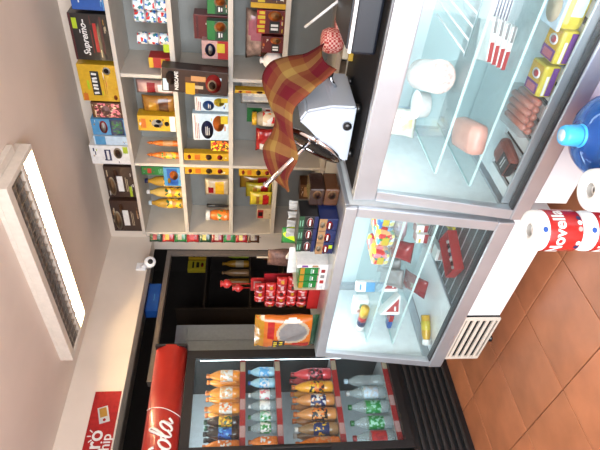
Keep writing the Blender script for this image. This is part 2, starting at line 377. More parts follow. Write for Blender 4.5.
def carton(name, label, cat, x0, y0, y1, Yp, z0, dp, col, items, group=None, xc=None, rz=0, tilt=0, zt=None, kind='print', bev=.002):
    xc = xc if xc is not None else x0+18
    xr = PX(xc, y0, Y=Yp).x; xl = PX(xc, y1, Y=Yp).x; zt = zt or PX(x0, (y0+y1)/2, Y=Yp).z
    w_, h_ = xr-xl, zt-z0
    r = thing(name, label, cat, ((xl+xr)/2, Yp+dp/2, z0+.0008), rz, group, (0, tilt, rz))
    obj('carton_body', box_me(w_, dp, h_, bev), P(col, kind), r)
    decals(r, w_, dp, h_, items)
    cols = [it[5] for it in items if isinstance(it[5], str)] or ['white']
    rd = random.Random(int(x0*7+y0*13))
    for q in range(7):
        ww = rd.uniform(.06, .2)*w_; hh = rd.uniform(.015, .04)*h_
        obj('printed_mark', box_me(ww, .0006, hh), P(rd.choice(cols+['white', 'gold', 'cream'])), r, (rd.uniform(-.38, .38)*w_, -dp/2-.0002, rd.choice((rd.uniform(.04, .16), rd.uniform(.84, .95), rd.uniform(.1, .9)))*h_))
    return r
def pouch(name, label, cat, x0, y0, y1, Yp, z0, dp, col, items, group=None, seed=0, xc=None, mat=None, lean=0):
    xc = xc if xc is not None else x0+18
    xr = PX(xc, y0, Y=Yp).x; xl = PX(xc, y1, Y=Yp).x; zt = PX(x0, (y0+y1)/2, Y=Yp).z
    w_, h_ = xr-xl, zt-z0
    r = thing(name, label, cat, ((xl+xr)/2, Yp+dp/2, z0+.0015), 0, group, (lean, 0, 0))
    obj('pouch', bag_me(w_, h_, dp, seed), mat or P(col, 'foil'), r)
    for it in items:      # printed patches that hug the bulge
        kind, cx, cz, ww, hh, c = it[:6]
        me = bag_me(w_, h_, dp, seed).copy(); bm = bmesh.new(); bm.from_mesh(me)
        kill = [f for f in bm.faces if not (abs(f.calc_center_median().x-(cx-.5)*w_) < ww*w_/2 and abs(f.calc_center_median().z-cz*h_) < hh*h_/2 and f.normal.y < .0)]
        bmesh.ops.delete(bm, geom=kill, context='FACES')
        for v in bm.verts: v.co += v.normal*.0012
        bm.to_mesh(me); bm.free(); me.materials.clear()
        if len(me.polygons): obj('printed_patch', me, P(c, 'foil') if isinstance(c, str) else confetti_mat('print_'+'_'.join(c), c, 70), r)
    return r
def bottle_parts(r, h, rad, body, cap, label, lz=(.25, .55), shape='pet', liquid=None):
    prof = {'pet': [(.75, 0), (1, .03), (1, .2), (.93, .24), (.93, .5), (1, .55), (.97, .62), (.72, .76), (.36, .88), (.33, .93)],
            'oil': [(.9, 0), (1, .03), (1, .25), (.94, .32), (1, .4), (1, .6), (.85, .72), (.45, .84), (.38, .93)],
            'jar': [(.9, 0), (1, .04), (1, .62), (.9, .72), (.75, .78), (.75, .84)],
            'squeeze': [(.95, 0), (1, .05), (.92, .35), (.95, .6), (.7, .74), (.45, .8), (.4, .84)]}[shape]
    k = (shape, round(h, 4), round(rad, 4))
    obj('bottle_body', lathe_me([(a*rad, b*h) for a, b in prof], 18, k), body, r)
    top = prof[-1]
    cr = top[0]*rad*1.25
    if shape == 'squeeze': cp = [(cr, top[1]*h-.002), (cr, top[1]*h+.02), (cr*.4, top[1]*h+.03), (cr*.2, h)]
    else: cp = [(cr, top[1]*h-.004), (cr*1.02, top[1]*h), (cr, h-.002), (cr*.85, h)]
    obj('cap', lathe_me(cp, 16, ('cap',)+k), cap, r)
    if label:
        rr = max(a for a, b in prof if lz[0]-.12 <= b <= lz[1]+.12)*rad+.0012
        obj('label_band', lathe_me([(rr-.001, lz[0]*h), (rr, lz[0]*h+.001), (rr, lz[1]*h-.001), (rr-.001, lz[1]*h)], 18, ('lab', lz)+k), label, r)
def bottle(name, label, cat, loc, h, rad, body, cap, lab, lz=(.25, .55), shape='pet', group=None, rz=0):
    r = thing(name, label, cat, loc, rz, group); bottle_parts(r, h, rad, body, cap, lab, lz, shape); return r
def can_tree(r, h, rad, lab):
    obj('can_body', lathe_me([(rad*.93, 0), (rad, .004), (rad, h-.004), (rad*.95, h)], 18, ('can', h, rad)), STEEL, r)
    obj('paper_label', lathe_me([(rad+.0008, .006), (rad+.001, .008), (rad+.001, h-.008), (rad+.0008, h-.006)], 18, ('canl', h, rad)), lab, r)
YF = YS+.03
# ---- on top of the unit
Z = ZB[0]
G = 'boxes on top of the shelf unit'
carton('blue_box', 'bright blue carton with round badge beside the black coffee box', 'box', 69, -24, 10, YS+.02, Z, .2, 'blue', [('e', .55, .6, .5, .35, 'navy'), ('e', .55, .6, .42, .28, 'sky'), ('r', .55, .6, .22, .1, 'white'), ('r', .5, .05, .96, .03, 'sky')], G)
carton('coffee_box', 'black carton with white script lettering and red band on top of the shelves', 'box', 72, 14, 60, YS+.02, Z, .2, 'black',
       [('r', .5, .97, 1, .06, 'maroon'), ('t', .45, .66, 0, .24, 'white', 'Supremo', .3), ('r', .5, .37, .62, .085, 'red'), ('r', .42, .48, .5, .03, 'darkred'), ('r', .55, .2, .8, .05, 'maroon'), ('g', .80, .86, .22, .12, 'lime')], G)
yb = carton('yellow_biscuit_box', 'yellow carton with black logo plate on top of the shelves', 'box', 80, 65, 101, YS+.02, Z, .2, 'yellow',
       [('r', .5, .58, .66, .22, 'black'), ('e', .85, .25, .2, .2, 'white'), ('e', .85, .25, .13, .13, 'black'), ('r', .45, .78, .25, .06, 'lime'), ('e', .12, .12, .14, .1, 'orange'), ('s', .5, .36, .6, .1, 'gold'), ('r', .12, .9, .2, .12, 'orange')], G)
for q in range(6): obj('plate_mark', box_me(.014, .0006, .030), P('white'), yb, (-.062+.025*q, -.1038, yb.children[0].dimensions.z*.53), (0, (-.15, .2, 0, .1, -.2, .1)[q], 0))
carton('cereal_box', 'brown and pink printed carton between yellow box and blue boxes on top of the shelves', 'box', 92, 103, 118, YS+.02, Z, .18, 'brown', [('p', .5, .5, .9, .8, ('brown', 'pink', 'maroon', 'cream')), ('e', .5, .55, .6, .3, 'rose')], G)
carton('teal_box', 'teal carton with red and white badge on top of the shelves', 'box', 92, 119.5, 135, YS+.02, Z, .18, 'sky', [('r', .5, .25, 1, .4, 'navy'), ('e', .5, .65, .8, .24, 'red'), ('e', .5, .65, .6, .14, 'white'), ('p', .5, .25, .8, .3, ('dgreen', 'navy', 'green'))], G)
carton('pale_blue_box', 'narrow pale blue and white carton on top of the shelves', 'box', 94, 136.5, 145, YS+.02, Z, .18, 'pale', [('r', .5, .8, .98, .3, 'sky')], G)
carton('white_biscuit_box', 'white carton with navy badge and bowl picture on top of the shelves', 'box', 91, 146, 164, YS+.02, Z, .18, 'white', [('r', .5, .56, .6, .16, 'navy'), ('r', .5, .56, .48, .06, 'white'), ('e', .62, .3, .6, .22, 'cream'), ('e', .62, .3, .4, .14, 'brown'), ('r', .8, .1, .35, .12, 'lime')], G)
for a, b, x0, lab in ((167, 197, 106, 'black bowl-food carton with lime price tag, right one of the two on the shelf top'), (201, 231, 112, 'black bowl-food carton without price tag, at the left end of the shelf top')):
    carton('bowl_food_box', lab, 'box', x0, a, b, YS+.02, Z, .18, 'choc', [('e', .36, .8, .62, .26, 'cream'), ('e', .36, .8, .5, .18, 'tan'), ('e', .75, .62, .3, .16, 'brown'), ('r', .45, .5, .5, .2, 'white'), ('s', .5, .28, .6, .08, 'cream')] + ([('g', .2, .17, .34, .09, 'lime')] if a == 167 else []), G)

# ---- row A (upper)
Z = ZB[1]; ROWA = Z
labc = confetti_mat('can_print', ('white', 'red', 'blue', 'white', 'teal', 'pale'), 55)
proto = None; k = 0
cx = []
CR, CH = .034, .066
names = ['bottom', 'middle', 'top']
def cans(y0, ncol, nrow, Yp, col):
    global proto, k
    for i in range(ncol):
        x = PX(158, y0, Y=Yp).x + i*(CR*2+.003)
        for j in range(nrow(i)):
            lbl = 'blue, red and white printed can, %s of the %s stack on the upper shelf' % (names[j] if nrow(i) == 3 else names[j*2 if j else 0], col[i])
            loc = (x, Yp+CR, Z+.0005+j*(CH+.0006))
            if proto is None:
                proto = thing('food_can', lbl, 'can', loc, 0, 'printed food cans'); can_tree(proto, CH, CR, labc)
            else:
                r = proto.copy(); COL.objects.link(r); r.location = loc; r['label'] = lbl; r.rotation_euler = (0, 0, .7*k)
                for c in list(proto.children):
                    if c.name.startswith(('can_body', 'paper_label')):
                        d = c.copy(); COL.objects.link(d); d.parent = r
            k += 1
bpy.context.view_layer.update()
cans(41, 1, lambda i: 3, YF+.03, ['leftmost'])
cans(19, 3, lambda i: 3, YF+.03, ['second', 'third', 'rightmost'])
bpy.context.view_layer.update()
tagp = PX(164, 47, Y=YF)
t_ = tag(obj('price_card', box_me(.05, .0015, .035), P('lime'), None, (tagp.x+.0, YS+.012, Z+.001)), 'lime price card in front of the cans on the upper shelf', 'price tag')
carton('sachet_box', 'small red and yellow carton standing left of the cans', 'box', 149, 58, 68, YF, Z, .1, 'red', [('r', .5, .9, 1, .2, 'yellow'), ('r', .5, .35, .8, .2, 'yellow')], xc=160)
pouch('biscuit_pouch', 'white and pink snack pouch at the right of the middle upper shelf', 'snack bag', 136, 82, 95, YF+.05, Z, .06, 'rose', [('x', .5, .6, .7, .25, 'crimson'), ('x', .5, .25, .6, .3, 'white')], seed=1)
pouch('cracker_pouch', 'brown and gold snack pouch on the middle upper shelf', 'snack bag', 142, 98, 114, YF+.03, Z, .07, 'amber', [('x', .5, .35, .8, .3, 'brown'), ('x', .4, .7, .5, .2, 'gold')], seed=2)
carton('detergent_box', 'yellow carton with black and white figures on the middle upper shelf', 'box', 138, 116, 131, YF, Z, .09, 'yellow', [('r', .5, .1, 1, .14, 'white'), ('e', .5, .5, .55, .3, 'white'), ('e', .35, .52, .22, .14, 'black'), ('e', .65, .46, .22, .14, 'black'), ('r', .5, .85, .6, .12, 'orange'), ('e', .5, .25, .3, .12, 'black')])
ORG = M('orange_liquid', (.62, .16, .02), .2, 0, .1, 20, 0, 0, .5, .4)
OIL = M('golden_oil', (.42, .24, .03), .12, 0, .1, 20, 0, 0, .6, .5)
OILP = M('pale_oil', (.55, .38, .10), .12, 0, .1, 20, 0, 0, .6, .5)
def bottle_px(name, label, cat, x0, yc, Yp, z0, rad, *a, **k):
    p = PX(x0, yc, Y=Yp+rad); return bottle(name, label, cat, (PX(x0+15, yc, Y=Yp+rad).x, Yp+rad, z0+.0005), p.z-z0, rad, *a, **k)
bottle_px('sauce_bottle', 'slim orange sauce bottle nearer the yellow carton on the middle upper shelf', 'bottle', 147, 143, YF+.05, Z, .022, ORG, P('orange', 'plastic'), P('peach'), (.2, .5), 'squeeze', 'orange sauce bottles')
bottle_px('sauce_bottle', 'slim orange sauce bottle with yellow label beside the shelf divider', 'bottle', 147, 155, YF+.02, Z, .024, ORG, P('orange', 'plastic'), confetti_mat('sauce_label', ('yellow', 'peach', 'green', 'orange'), 60), (.12, .55), 'squeeze', 'orange sauce bottles')
hx = PX(150, 165, Y=YF)
carton('green_seasoning_box', 'small green carton lying on the blue box on the left upper shelf', 'box', 141, 167, 175, YF+.04, Z, .05, 'green', [('r', .5, .8, .6, .1, 'red'), ('s', .5, .5, .6, .2, 'mint')], zt=Z+.29)
carton('blue_snack_box', 'blue carton with orange picture in front of the oil bottles', 'box', 164, 168, 186, YF-.01, Z, .04, 'sky', [('r', .5, .5, .9, .6, 'blue'), ('e', .6, .4, .5, .5, 'orange'), ('e', .3, .7, .3, .2, 'yellow')], xc=172)
for i, (yc, x0, cap) in enumerate(((181, 145, 'navy'), (192, 147, 'white'), (203, 149, 'pale'))):
    bottle_px('oil_bottle', ['golden oil bottle with navy cap, rightmost of three on the left upper shelf', 'golden oil bottle with white cap, middle of three on the left upper shelf', 'golden oil bottle with pale blue cap, leftmost of three on the left upper shelf'][i], 'bottle', x0, yc, YF+.05, Z, .040, [OIL, OILP, OIL][i], P(cap, 'plastic'), confetti_mat('oil_label', ('yellow', 'amber', 'cream', 'dgreen', 'gold'), 45), (.1, .5), 'oil', 'golden oil bottles')

# ---- row B (second)
Z = ZB[2]
for (a, b, lab) in ((-4, 14, 'upper right green soup carton with bowl picture at the right edge'), (21, 40, 'green soup carton with bowl picture beside the dark red carton')):
    carton('soup_box', lab, 'box', 207, a, b, YS+.012, Z, .05, 'dgreen', [('r', .5, .8, 1, .36, 'green'), ('e', .68, .36, .6, .6, 'cream'), ('e', .72, .36, .46, .44, 'orange'), ('r', .27, .38, .36, .28, 'black'), ('r', .27, .42, .26, .08, 'white'), ('r', .27, .3, .2, .06, 'white')], 'green soup cartons', xc=216)
carton('dark_red_box', 'dark red carton behind the green soup cartons', 'box', 194, 15, 39, YS+.07, Z, .1, 'darkred', [('r', .5, .9, .9, .06, 'maroon')], xc=205)
carton('milk_powder_box', 'pale pink carton with round blue badge and yellow tag on the second shelf', 'box', 202, 41, 59, YS+.015, Z, .08, 'rose', [('r', .5, .2, 1, .4, 'red'), ('e', .5, .68, .72, .4, 'navy'), ('e', .5, .68, .5, .16, 'white'), ('g', .62, .28, .5, .3, 'lemon')], xc=214)
nx = carton('instant_coffee_box', 'tall dark coffee carton with white lettering and red cup leaning out of the shelf', 'box', 162, 72, 95, YS-.10, Z, .09, 'choc',
       [('e', .62, .86, .55, .15, 'black'), ('r', .30, .94, .5, .08, 'pale'), ('e', .55, .86, .5, .14, 'choc'), ('r', .35, .55, .7, .2, 'brown'), ('e', .5, .22, .8, .24, 'red'), ('e', .42, .24, .48, .14, 'cream'), ('e', .42, .24, .34, .1, 'choc'), ('t', .5, .775, 0, .075, 'white', 'NESCAFE', .0),
        ('r', .66, .45, .22, .22, 'peach'), ('r', .3, .5, .14, .25, 'cream'), ('g', .22, .57, .5, .14, 'yellow')], tilt=.05, xc=195)
for (a, b, x0, lab, c1) in ((97, 111, 195, 'cereal carton with pink top and blue oval, right of the pair on the middle shelf', ('pale', 'blue', 'peach', 'lemon')), (114, 140, 193, 'cereal carton with pink stripe and orange bowl, left of the pair on the middle shelf', ('white', 'navy', 'orange', 'pale'))):
    carton('cereal_carton', lab, 'box', x0, a, b, YS+.03, Z, .06, 'pale', [('r', .5, .92, 1, .16, 'white'), ('s', .5, .9, .9, .14, 'crimson'), ('e', .4, .6, .7, .34, 'blue' if a == 97 else 'navy'), ('s', .4, .6, .4, .12, 'white'), ('e', .65, .28, .6, .32, 'lemon' if a == 97 else 'orange'), ('g', .8, .12, .3, .2, 'lemon')], 'cereal cartons', xc=208)
carton('candy_box', 'small multicoloured carton beside the cereal cartons', 'box', 211, 141, 151, YS+.03, Z, .06, 'brown', [('p', .5, .5, 1, 1, ('orange', 'brown', 'lemon', 'red'))], xc=218)
for (a, b, x0, Zr, lab) in ((154, 161, 184, ZB[2], 'narrow yellow bouillon carton right of the divider on the second shelf'), (168, 174.5, 185, ZB[2], 'narrow yellow bouillon carton left of the divider on the second shelf'), (168.5, 175, 239, ZB[3], 'narrow yellow bouillon carton left of the divider on the third shelf'), (89, 92, 235, ZB[3], 'narrow yellow card at the right end of the middle third shelf')):
    carton('bouillon_box', lab, 'box', x0, a, b, YS+.008, Zr, .06, 'yellow', [('e', .5, .2, .7, .12, 'red'), ('e', .5, .45, .8, .14, 'brown'), ('r', .5, .7, .7, .12, 'orange'), ('e', .5, .88, .6, .08, 'red')], 'yellow bouillon cartons', xc=215)
pouch('snack_pouch', 'white and yellow snack pouch leaning on the second shelf by the divider', 'snack bag', 205, 181, 197, YF+.05, Z, .06, 'cream', [('x', .5, .4, .7, .4, 'yellow'), ('x', .4, .75, .4, .2, 'crimson')], seed=5)
tagb = PX(200, 205, Y=YF+.06)
obj_ = tag(obj('black_torch', lathe_me([(.008, 0), (.012, .004), (.012, .13), (.016, .15), (.016, .175), (.012, .178)], 14), BLACKP, None, (tagb.x-.005, YF+.06, Z+.001)), 'thin black torch standing on the second shelf', 'torch')
p = PX(210, 215, Y=YF+.05)
bottle('spice_jar', 'round orange jar with white cap on the left second shelf', 'jar', (PX(222, 215, Y=YF+.05).x, YF+.05, Z+.0005), PX(206, 215, Y=YF+.05).z-Z, .045, ORG, P('white', 'plastic'), confetti_mat('jar_label', ('orange', 'green', 'cream', 'orange'), 45), (.1, .5), 'jar')

# ---- row C (third)
Z = ZB[3]
carton('bar_box', 'yellow and brown carton at the right edge of the third shelf', 'box', 251, -8, 9, YS+.02, Z, .1, 'brown', [('r', .2, .5, .3, 1, 'yellow'), ('r', .6, .7, .4, .2, 'lemon'), ('r', .7, .25, .3, .3, 'navy'), ('r', .7, .12, .3, .1, 'white')], xc=266)
for (a, b, x0, lab) in ((10.5, 34, 257, 'red noodle carton with tall yellow lettering on the third shelf'), (37, 53, 262, 'red noodle carton with orange bowl on the third shelf')):
    carton('noodle_box', lab, 'box', x0, a, b, YS+.02, Z, .07, 'darkred', ([('r', .5, .85, 1, .3, 'red'), ('r', .12, .82, .12, .22, 'lemon'), ('r', .3, .85, .12, .26, 'lemon'), ('r', .5, .8, .12, .2, 'lemon'), ('r', .7, .84, .14, .26, 'lemon'), ('r', .89, .82, .12, .2, 'lemon')] if a < 20 else []) +
           [('e', .78, .36, .42, .5, 'orange'), ('e', .8, .36, .26, .3, 'peach'), ('r', .3, .36, .5, .36, 'black'), ('r', .22, .36, .1, .26, 'white'), ('r', .38, .36, .1, .26, 'white')], 'red noodle cartons', xc=272)
pouch('clear_bag', 'clear bag of brown sweets behind the noodle cartons', 'bag', 246, 12, 60, YS+.13, Z, .07, 'rose', [('x', .3, .3, .5, .5, 'brown'), ('x', .65, .75, .4, .3, 'pink')], seed=8, xc=262, mat=M('hazy_brown_bag', (.38, .24, .18), .3, 0, .5, 25, .2))
tag(obj('plastic_bag', lathe_me([(.02, 0), (.05, .012), (.062, .045), (.055, .085), (.03, .11), (.014, .118), (.02, .135), (.004, .14)], 18), M('white_plastic_bag', (.85, .82, .78), .4, 0, .08, 40, .5), None, (PX(272, 61, Y=YS+.06).x, YS+.06, Z)), 'knotted white plastic bag on the third shelf beside the cloth', 'bag')
hang = 'clear sachets hanging in the middle bay'
for i, xx in enumerate((246, 253, 260)):
    p = PX(xx, 84, Y=YS+.03)
pouch('clear_sachets', 'clear and white sachets at the right of the middle third shelf', 'sachets', 241, 84, 105, YF+.08, Z, .05, 'white', [('x', .3, .6, .2, .6, 'silver'), ('x', .7, .5, .2, .6, 'pale')], seed=9, xc=255, mat=M('hazy_sachet', (.62, .60, .55), .3, 0, .3, 35, .3))
p = PX(272, 119, Y=YS+.07)
bottle('mayonnaise_jar', 'cream jar with yellow lid and red label above the cloth', 'jar', (p.x, YS+.07, Z+.0005), PX(252, 119, Y=YS+.07).z-Z, .05, P('cream', 'plastic'), P('yellow', 'plastic'), confetti_mat('mayo_label', ('cream', 'red', 'cream', 'white', 'orange'), 26), (.12, .58), 'jar')
carton('green_can_box', 'green and white carton behind the cream jar', 'box', 247, 108, 122, YS+.16, Z, .06, 'white', [('r', .5, .75, 1, .5, 'green'), ('r', .5, .3, .8, .15, 'crimson')], xc=260)
pouch('red_snack_pouch', 'red and white snack pouch standing left of the cream jar', 'snack bag', 256, 131, 153, YS+.09, Z, .07, 'red', [('x', .3, .5, .3, .6, 'white'), ('x', .65, .3, .5, .2, 'crimson')], seed=11, xc=266)
G = 'yellow snack pouches'
for i, (a, b, x0, yp, lab) in enumerate(((177, 190, 240, .20, 'tall thin yellow snack pouch at the back of the left third shelf'), (185, 199, 246, .115, 'bright yellow snack pouch in the middle of the left third shelf'), (194, 207, 250, .03, 'front yellow snack pouch with red lettering on the left third shelf'))):
    pouch('yellow_snack_pouch', lab, 'snack bag', x0, a, b, YS+yp, Z, .06, 'lemon' if i else 'gold', [('x', .5, .3, .7, .25, 'red'), ('x', .5, .65, .5, .2, 'amber')], G, seed=20+i, xc=258)
carton('small_brown_box', 'small cream carton on the left third shelf', 'box', 257, 209, 219, YS+.03, Z, .07, 'cream', [('r', .5, .75, .8, .4, 'red'), ('r', .5, .75, .4, .3, 'black')], xc=262)
# ---- row D
Z = ZB[4]
p = PX(292, 214, Y=YS+.06)
bottle('vinegar_bottle', 'small tan bottle on the left fourth shelf', 'bottle', (p.x, YS+.07, Z+.0005), p.z-Z+.02, .035, M('tan_liquid', (.4, .22, .09), .3), P('black', 'plastic'), None, shape='oil')
carton('brown_shelf_box', 'brown carton on the fourth shelf behind the cookie packs', 'box', 300, 185, 199, YS+.06, Z, .12, 'brown', [('r', .5, .5, .7, .5, 'tan')], xc=310)

# ---- sachet strip hanging on the end of the unit by the doorway
hs = thing('sachet_strip', 'hanging strip of red and green sachets on the end of the shelf unit', 'sachet strip', (XD[0]-.062, YS+.03, 2.19))
obj('cord', tube_me([(0, 0, -.92), (0, 0, 0)], .002, 6), P('black', 'plastic'), hs)
for i in range(9):
    c = ['dgreen', 'red', 'green', 'red', 'dgreen', 'crimson', 'green', 'red', 'brown'][i]
    o = obj('sachet', bag_me(.09, .098, .02, 30+i % 3), P(c, 'foil'), hs, (0, 0, -.105-.1*i), (0, 0, math.radians(35)))
    obj('sachet_label', box_me(.05, .002, .03), P(['red', 'lemon', 'cream'][i % 3]), o, (0, -.0105, .04))
obj('hook', tube_me([(0, 0, -.005), (0, 0, .012), (.03, 0, .02), (.0505, 0, .02)], .002, 6), CHROME, hs)

# ------------------------------------------------------------------ drinks fridge
fx, fy0, fy1 = -2.95, .49, 1.93
FRX = -3.55
fr = thing('drinks_fridge', 'tall two-door drinks fridge with red lit header and black frame', 'fridge', (fx, (fy0+fy1)/2, 0), math.pi/2)
# local: x = along world +y, y = world -x (depth), front face at y=0
hw = (fy1-fy0)/2; FD = .6
BK = M('black_fridge_steel', (.012, .012, .013), .35, 0, .1, 20)
INW = M('fridge_liner', (.62, .68, .70), .4)
def fb(nm, lo, hi, mat=BK, par=None, bev=.003): return boxo(nm, lo, hi, mat, par or fr, bev)
fb('back', (-hw, FD-.03, .0), (hw, FD, 1.99)); fb('side', (-hw, .03, 0), (-hw+.03, FD-.03, 1.99)); fb('side', (hw-.03, .03, 0), (hw, FD-.03, 1.99))
fb('roof', (-hw+.03, .03, 1.775), (hw-.03, FD-.03, 1.99)); fb('plinth', (-hw+.03, .05, 0), (hw-.03, FD-.03, .39))
fb('liner', (-hw+.031, FD-.04, .391), (hw-.031, FD-.031, 1.774), INW)
fb('mullion', (-.04, .03, .391), (.04, .06, 1.774))
pts = [(-.05*max(0, 1-abs((z_-1.885)/.1)**2)**.6, z_) for z_ in [1.785+.2*q/24 for q in range(25)]]+[(.028, 1.985), (.028, 1.785)]
HDR = M('red_header_plastic', (.30, .014, .010), .36, 0, .05, 4, 0, .06, .5, .3)
hd = obj('header', prism_me([(a, b) for a, b in pts], 'x', -hw+.002, hw-.002), HDR, fr)
for p_ in hd.data.polygons: p_.use_smooth = len(p_.vertices) == 4
for e in (-1, 1): fb('header_end', (e*hw-.012 if e > 0 else -hw-.006, -.046, 1.782), (e*hw+.006 if e > 0 else -hw+.012, .03, 1.988))
# script lettering drawn as strokes
STROKES = {'C': [(.95, .78), (.82, .98), (.5, 1.0), (.15, .75), (0, .38), (.08, .08), (.35, -.03), (.68, .1), (.95, .38)],
           'o': [(.3, .6), (.08, .45), (0, .2), (.12, 0), (.32, .02), (.48, .25), (.45, .5), (.3, .6), (.5, .48), (.72, .5)],
           'c': [(.5, .48), (.38, .6), (.15, .5), (0, .22), (.1, 0), (.35, .03), (.62, .3)],
           'l': [(0, .2), (.35, .75), (.45, 1.05), (.3, 1.1), (.12, .6), (.08, .15), (.2, 0), (.45, .2)],
           'a': [(.5, .5), (.32, .6), (.08, .42), (0, .15), (.12, 0), (.32, .1), (.5, .5), (.45, .12), (.55, 0), (.75, .18)], '-': [(0, .3), (.3, .34)]}
def stroke_word(word, x, z, s, par, yfun, mat):
    adv = {'C': .98, 'o': .62, 'c': .6, 'l': .42, 'a': .68, '-': .4}
    for ch in word:
        pl = STROKES[ch]; sm = []
        n = len(pl)
        for i in range(n-1):     # catmull-rom
            p0, p1, p2, p3 = pl[max(i-1, 0)], pl[i], pl[i+1], pl[min(i+2, n-1)]
            for q in range(5):
                t = q/5; sm.append(tuple(.5*((2*p1[k])+(-p0[k]+p2[k])*t+(2*p0[k]-5*p1[k]+4*p2[k]-p3[k])*t*t+(-p0[k]+3*p1[k]-3*p2[k]+p3[k])*t**3) for k in (0, 1)))
        sm.append(pl[-1])
        P3 = []
        for (a, b) in sm:
            zz = z+b*s; P3.append((x+(a+.22*b)*s*.9, yfun(zz)-.001, zz))
        rad = [.004+.0045*abs(math.sin(2.2*math.pi*i/len(P3)+.8)) for i in range(len(P3))]
        me = tube_me(P3, rad, 6)
        obj('script_letter', me, mat, par)
        x += adv[ch]*s*.9
    return x
def hy(z): return -.05*max(0, 1-((z-1.885)/.105)**2)**.6
stroke_word('Coca-Cola', -.40, 1.823, .112, hd, hy, P('white', 'plastic'))
arc = [(.255+.05*math.sin(t*1.9)-.02, 0, 1.785+.2*t) for t in [i/14 for i in range(15)]]
obj('swoosh_line', tube_me([(a, hy(c)-.0005, c) for a, b, c in arc], .0022, 6), P('white', 'plastic'), hd)
# doors: two glazed doors with frames
FGL = glassmat('fridge_glass', (.9, .94, .95), .55, .012)
SZ = [1.435, 1.205, .822, .468]
for (a, b) in ((-hw+.03, -.008), (.008, hw-.03)):
    d = fb('door', (a, .0, .39), (a+.05, .028, 1.78)); d.name = 'door'
    base = d.location.copy()
    def db(nm, lo, hi, mat=BK, bev=.002):
        o = boxo(nm, [lo[i]-base[i] for i in range(3)], [hi[i]-base[i] for i in range(3)], mat, d, bev); return o
    db('door_stile', (b-.05, 0, .39), (b, .028, 1.78)); db('door_rail', (a+.05, 0, 1.725), (b-.05, .028, 1.78)); db('door_rail', (a+.05, 0, .39), (b-.05, .028, .44))
    db('door_pane', (a+.05, .010, .44), (b-.05, .014, 1.725), FGL, 0)
    db('door_handle', (b-.042, -.03, .9) if a < 0 else (a+.012, -.03, .9), (b-.022, -.001, 1.3) if a < 0 else (a+.032, -.001, 1.3), BK, .006)
RED_, WH_ = P('red'), P('white')
for z in SZ:
    sh = fb('wire_shelf', (-hw+.035, .075, z-.012), (hw-.035, FD-.05, z-.002), P('silver', 'plastic'))
    for k2 in range(2):
        a, b = ((-hw+.06, -.045), (.045, hw-.06))[k2]
        r_ = boxo('price_rail', (a-sh.location.x, .062-sh.location.y, -.024), (b-sh.location.x, .066-sh.location.y, .012), RED_, sh)
        nn = 7
        for q in range(nn):
            if q in (1, 3, 6): boxo('price_card', (a-sh.location.x+(b-a)*q/nn, .0605-sh.location.y, -.022), (a-sh.location.x+(b-a)*(q+.8)/nn, .0618-sh.location.y, .010), P('rose' if q != 6 else 'cream'), sh)
for i in range(7):
    boxo('vent_slat', (-hw+.06, .02, .05+.045*i), (hw-.06, .049, .068+.045*i), M('black_slat', (.02, .02, .021), .5), fr, .002)
LED = M('fridge_led', (.85, .95, 1), .4, 0, .01, 5, 0, 22)
for x in (.048, hw-.056): boxo('light_strip', (x, .064, .45), (x+.008, .074, 1.7), M('fridge_led_side', (.85, .95, 1), .4, 0, .01, 5, 0, 5), fr)
boxo('light_strip', (.08, .10, 1.755), (hw-.08, .13, 1.77), LED, fr)
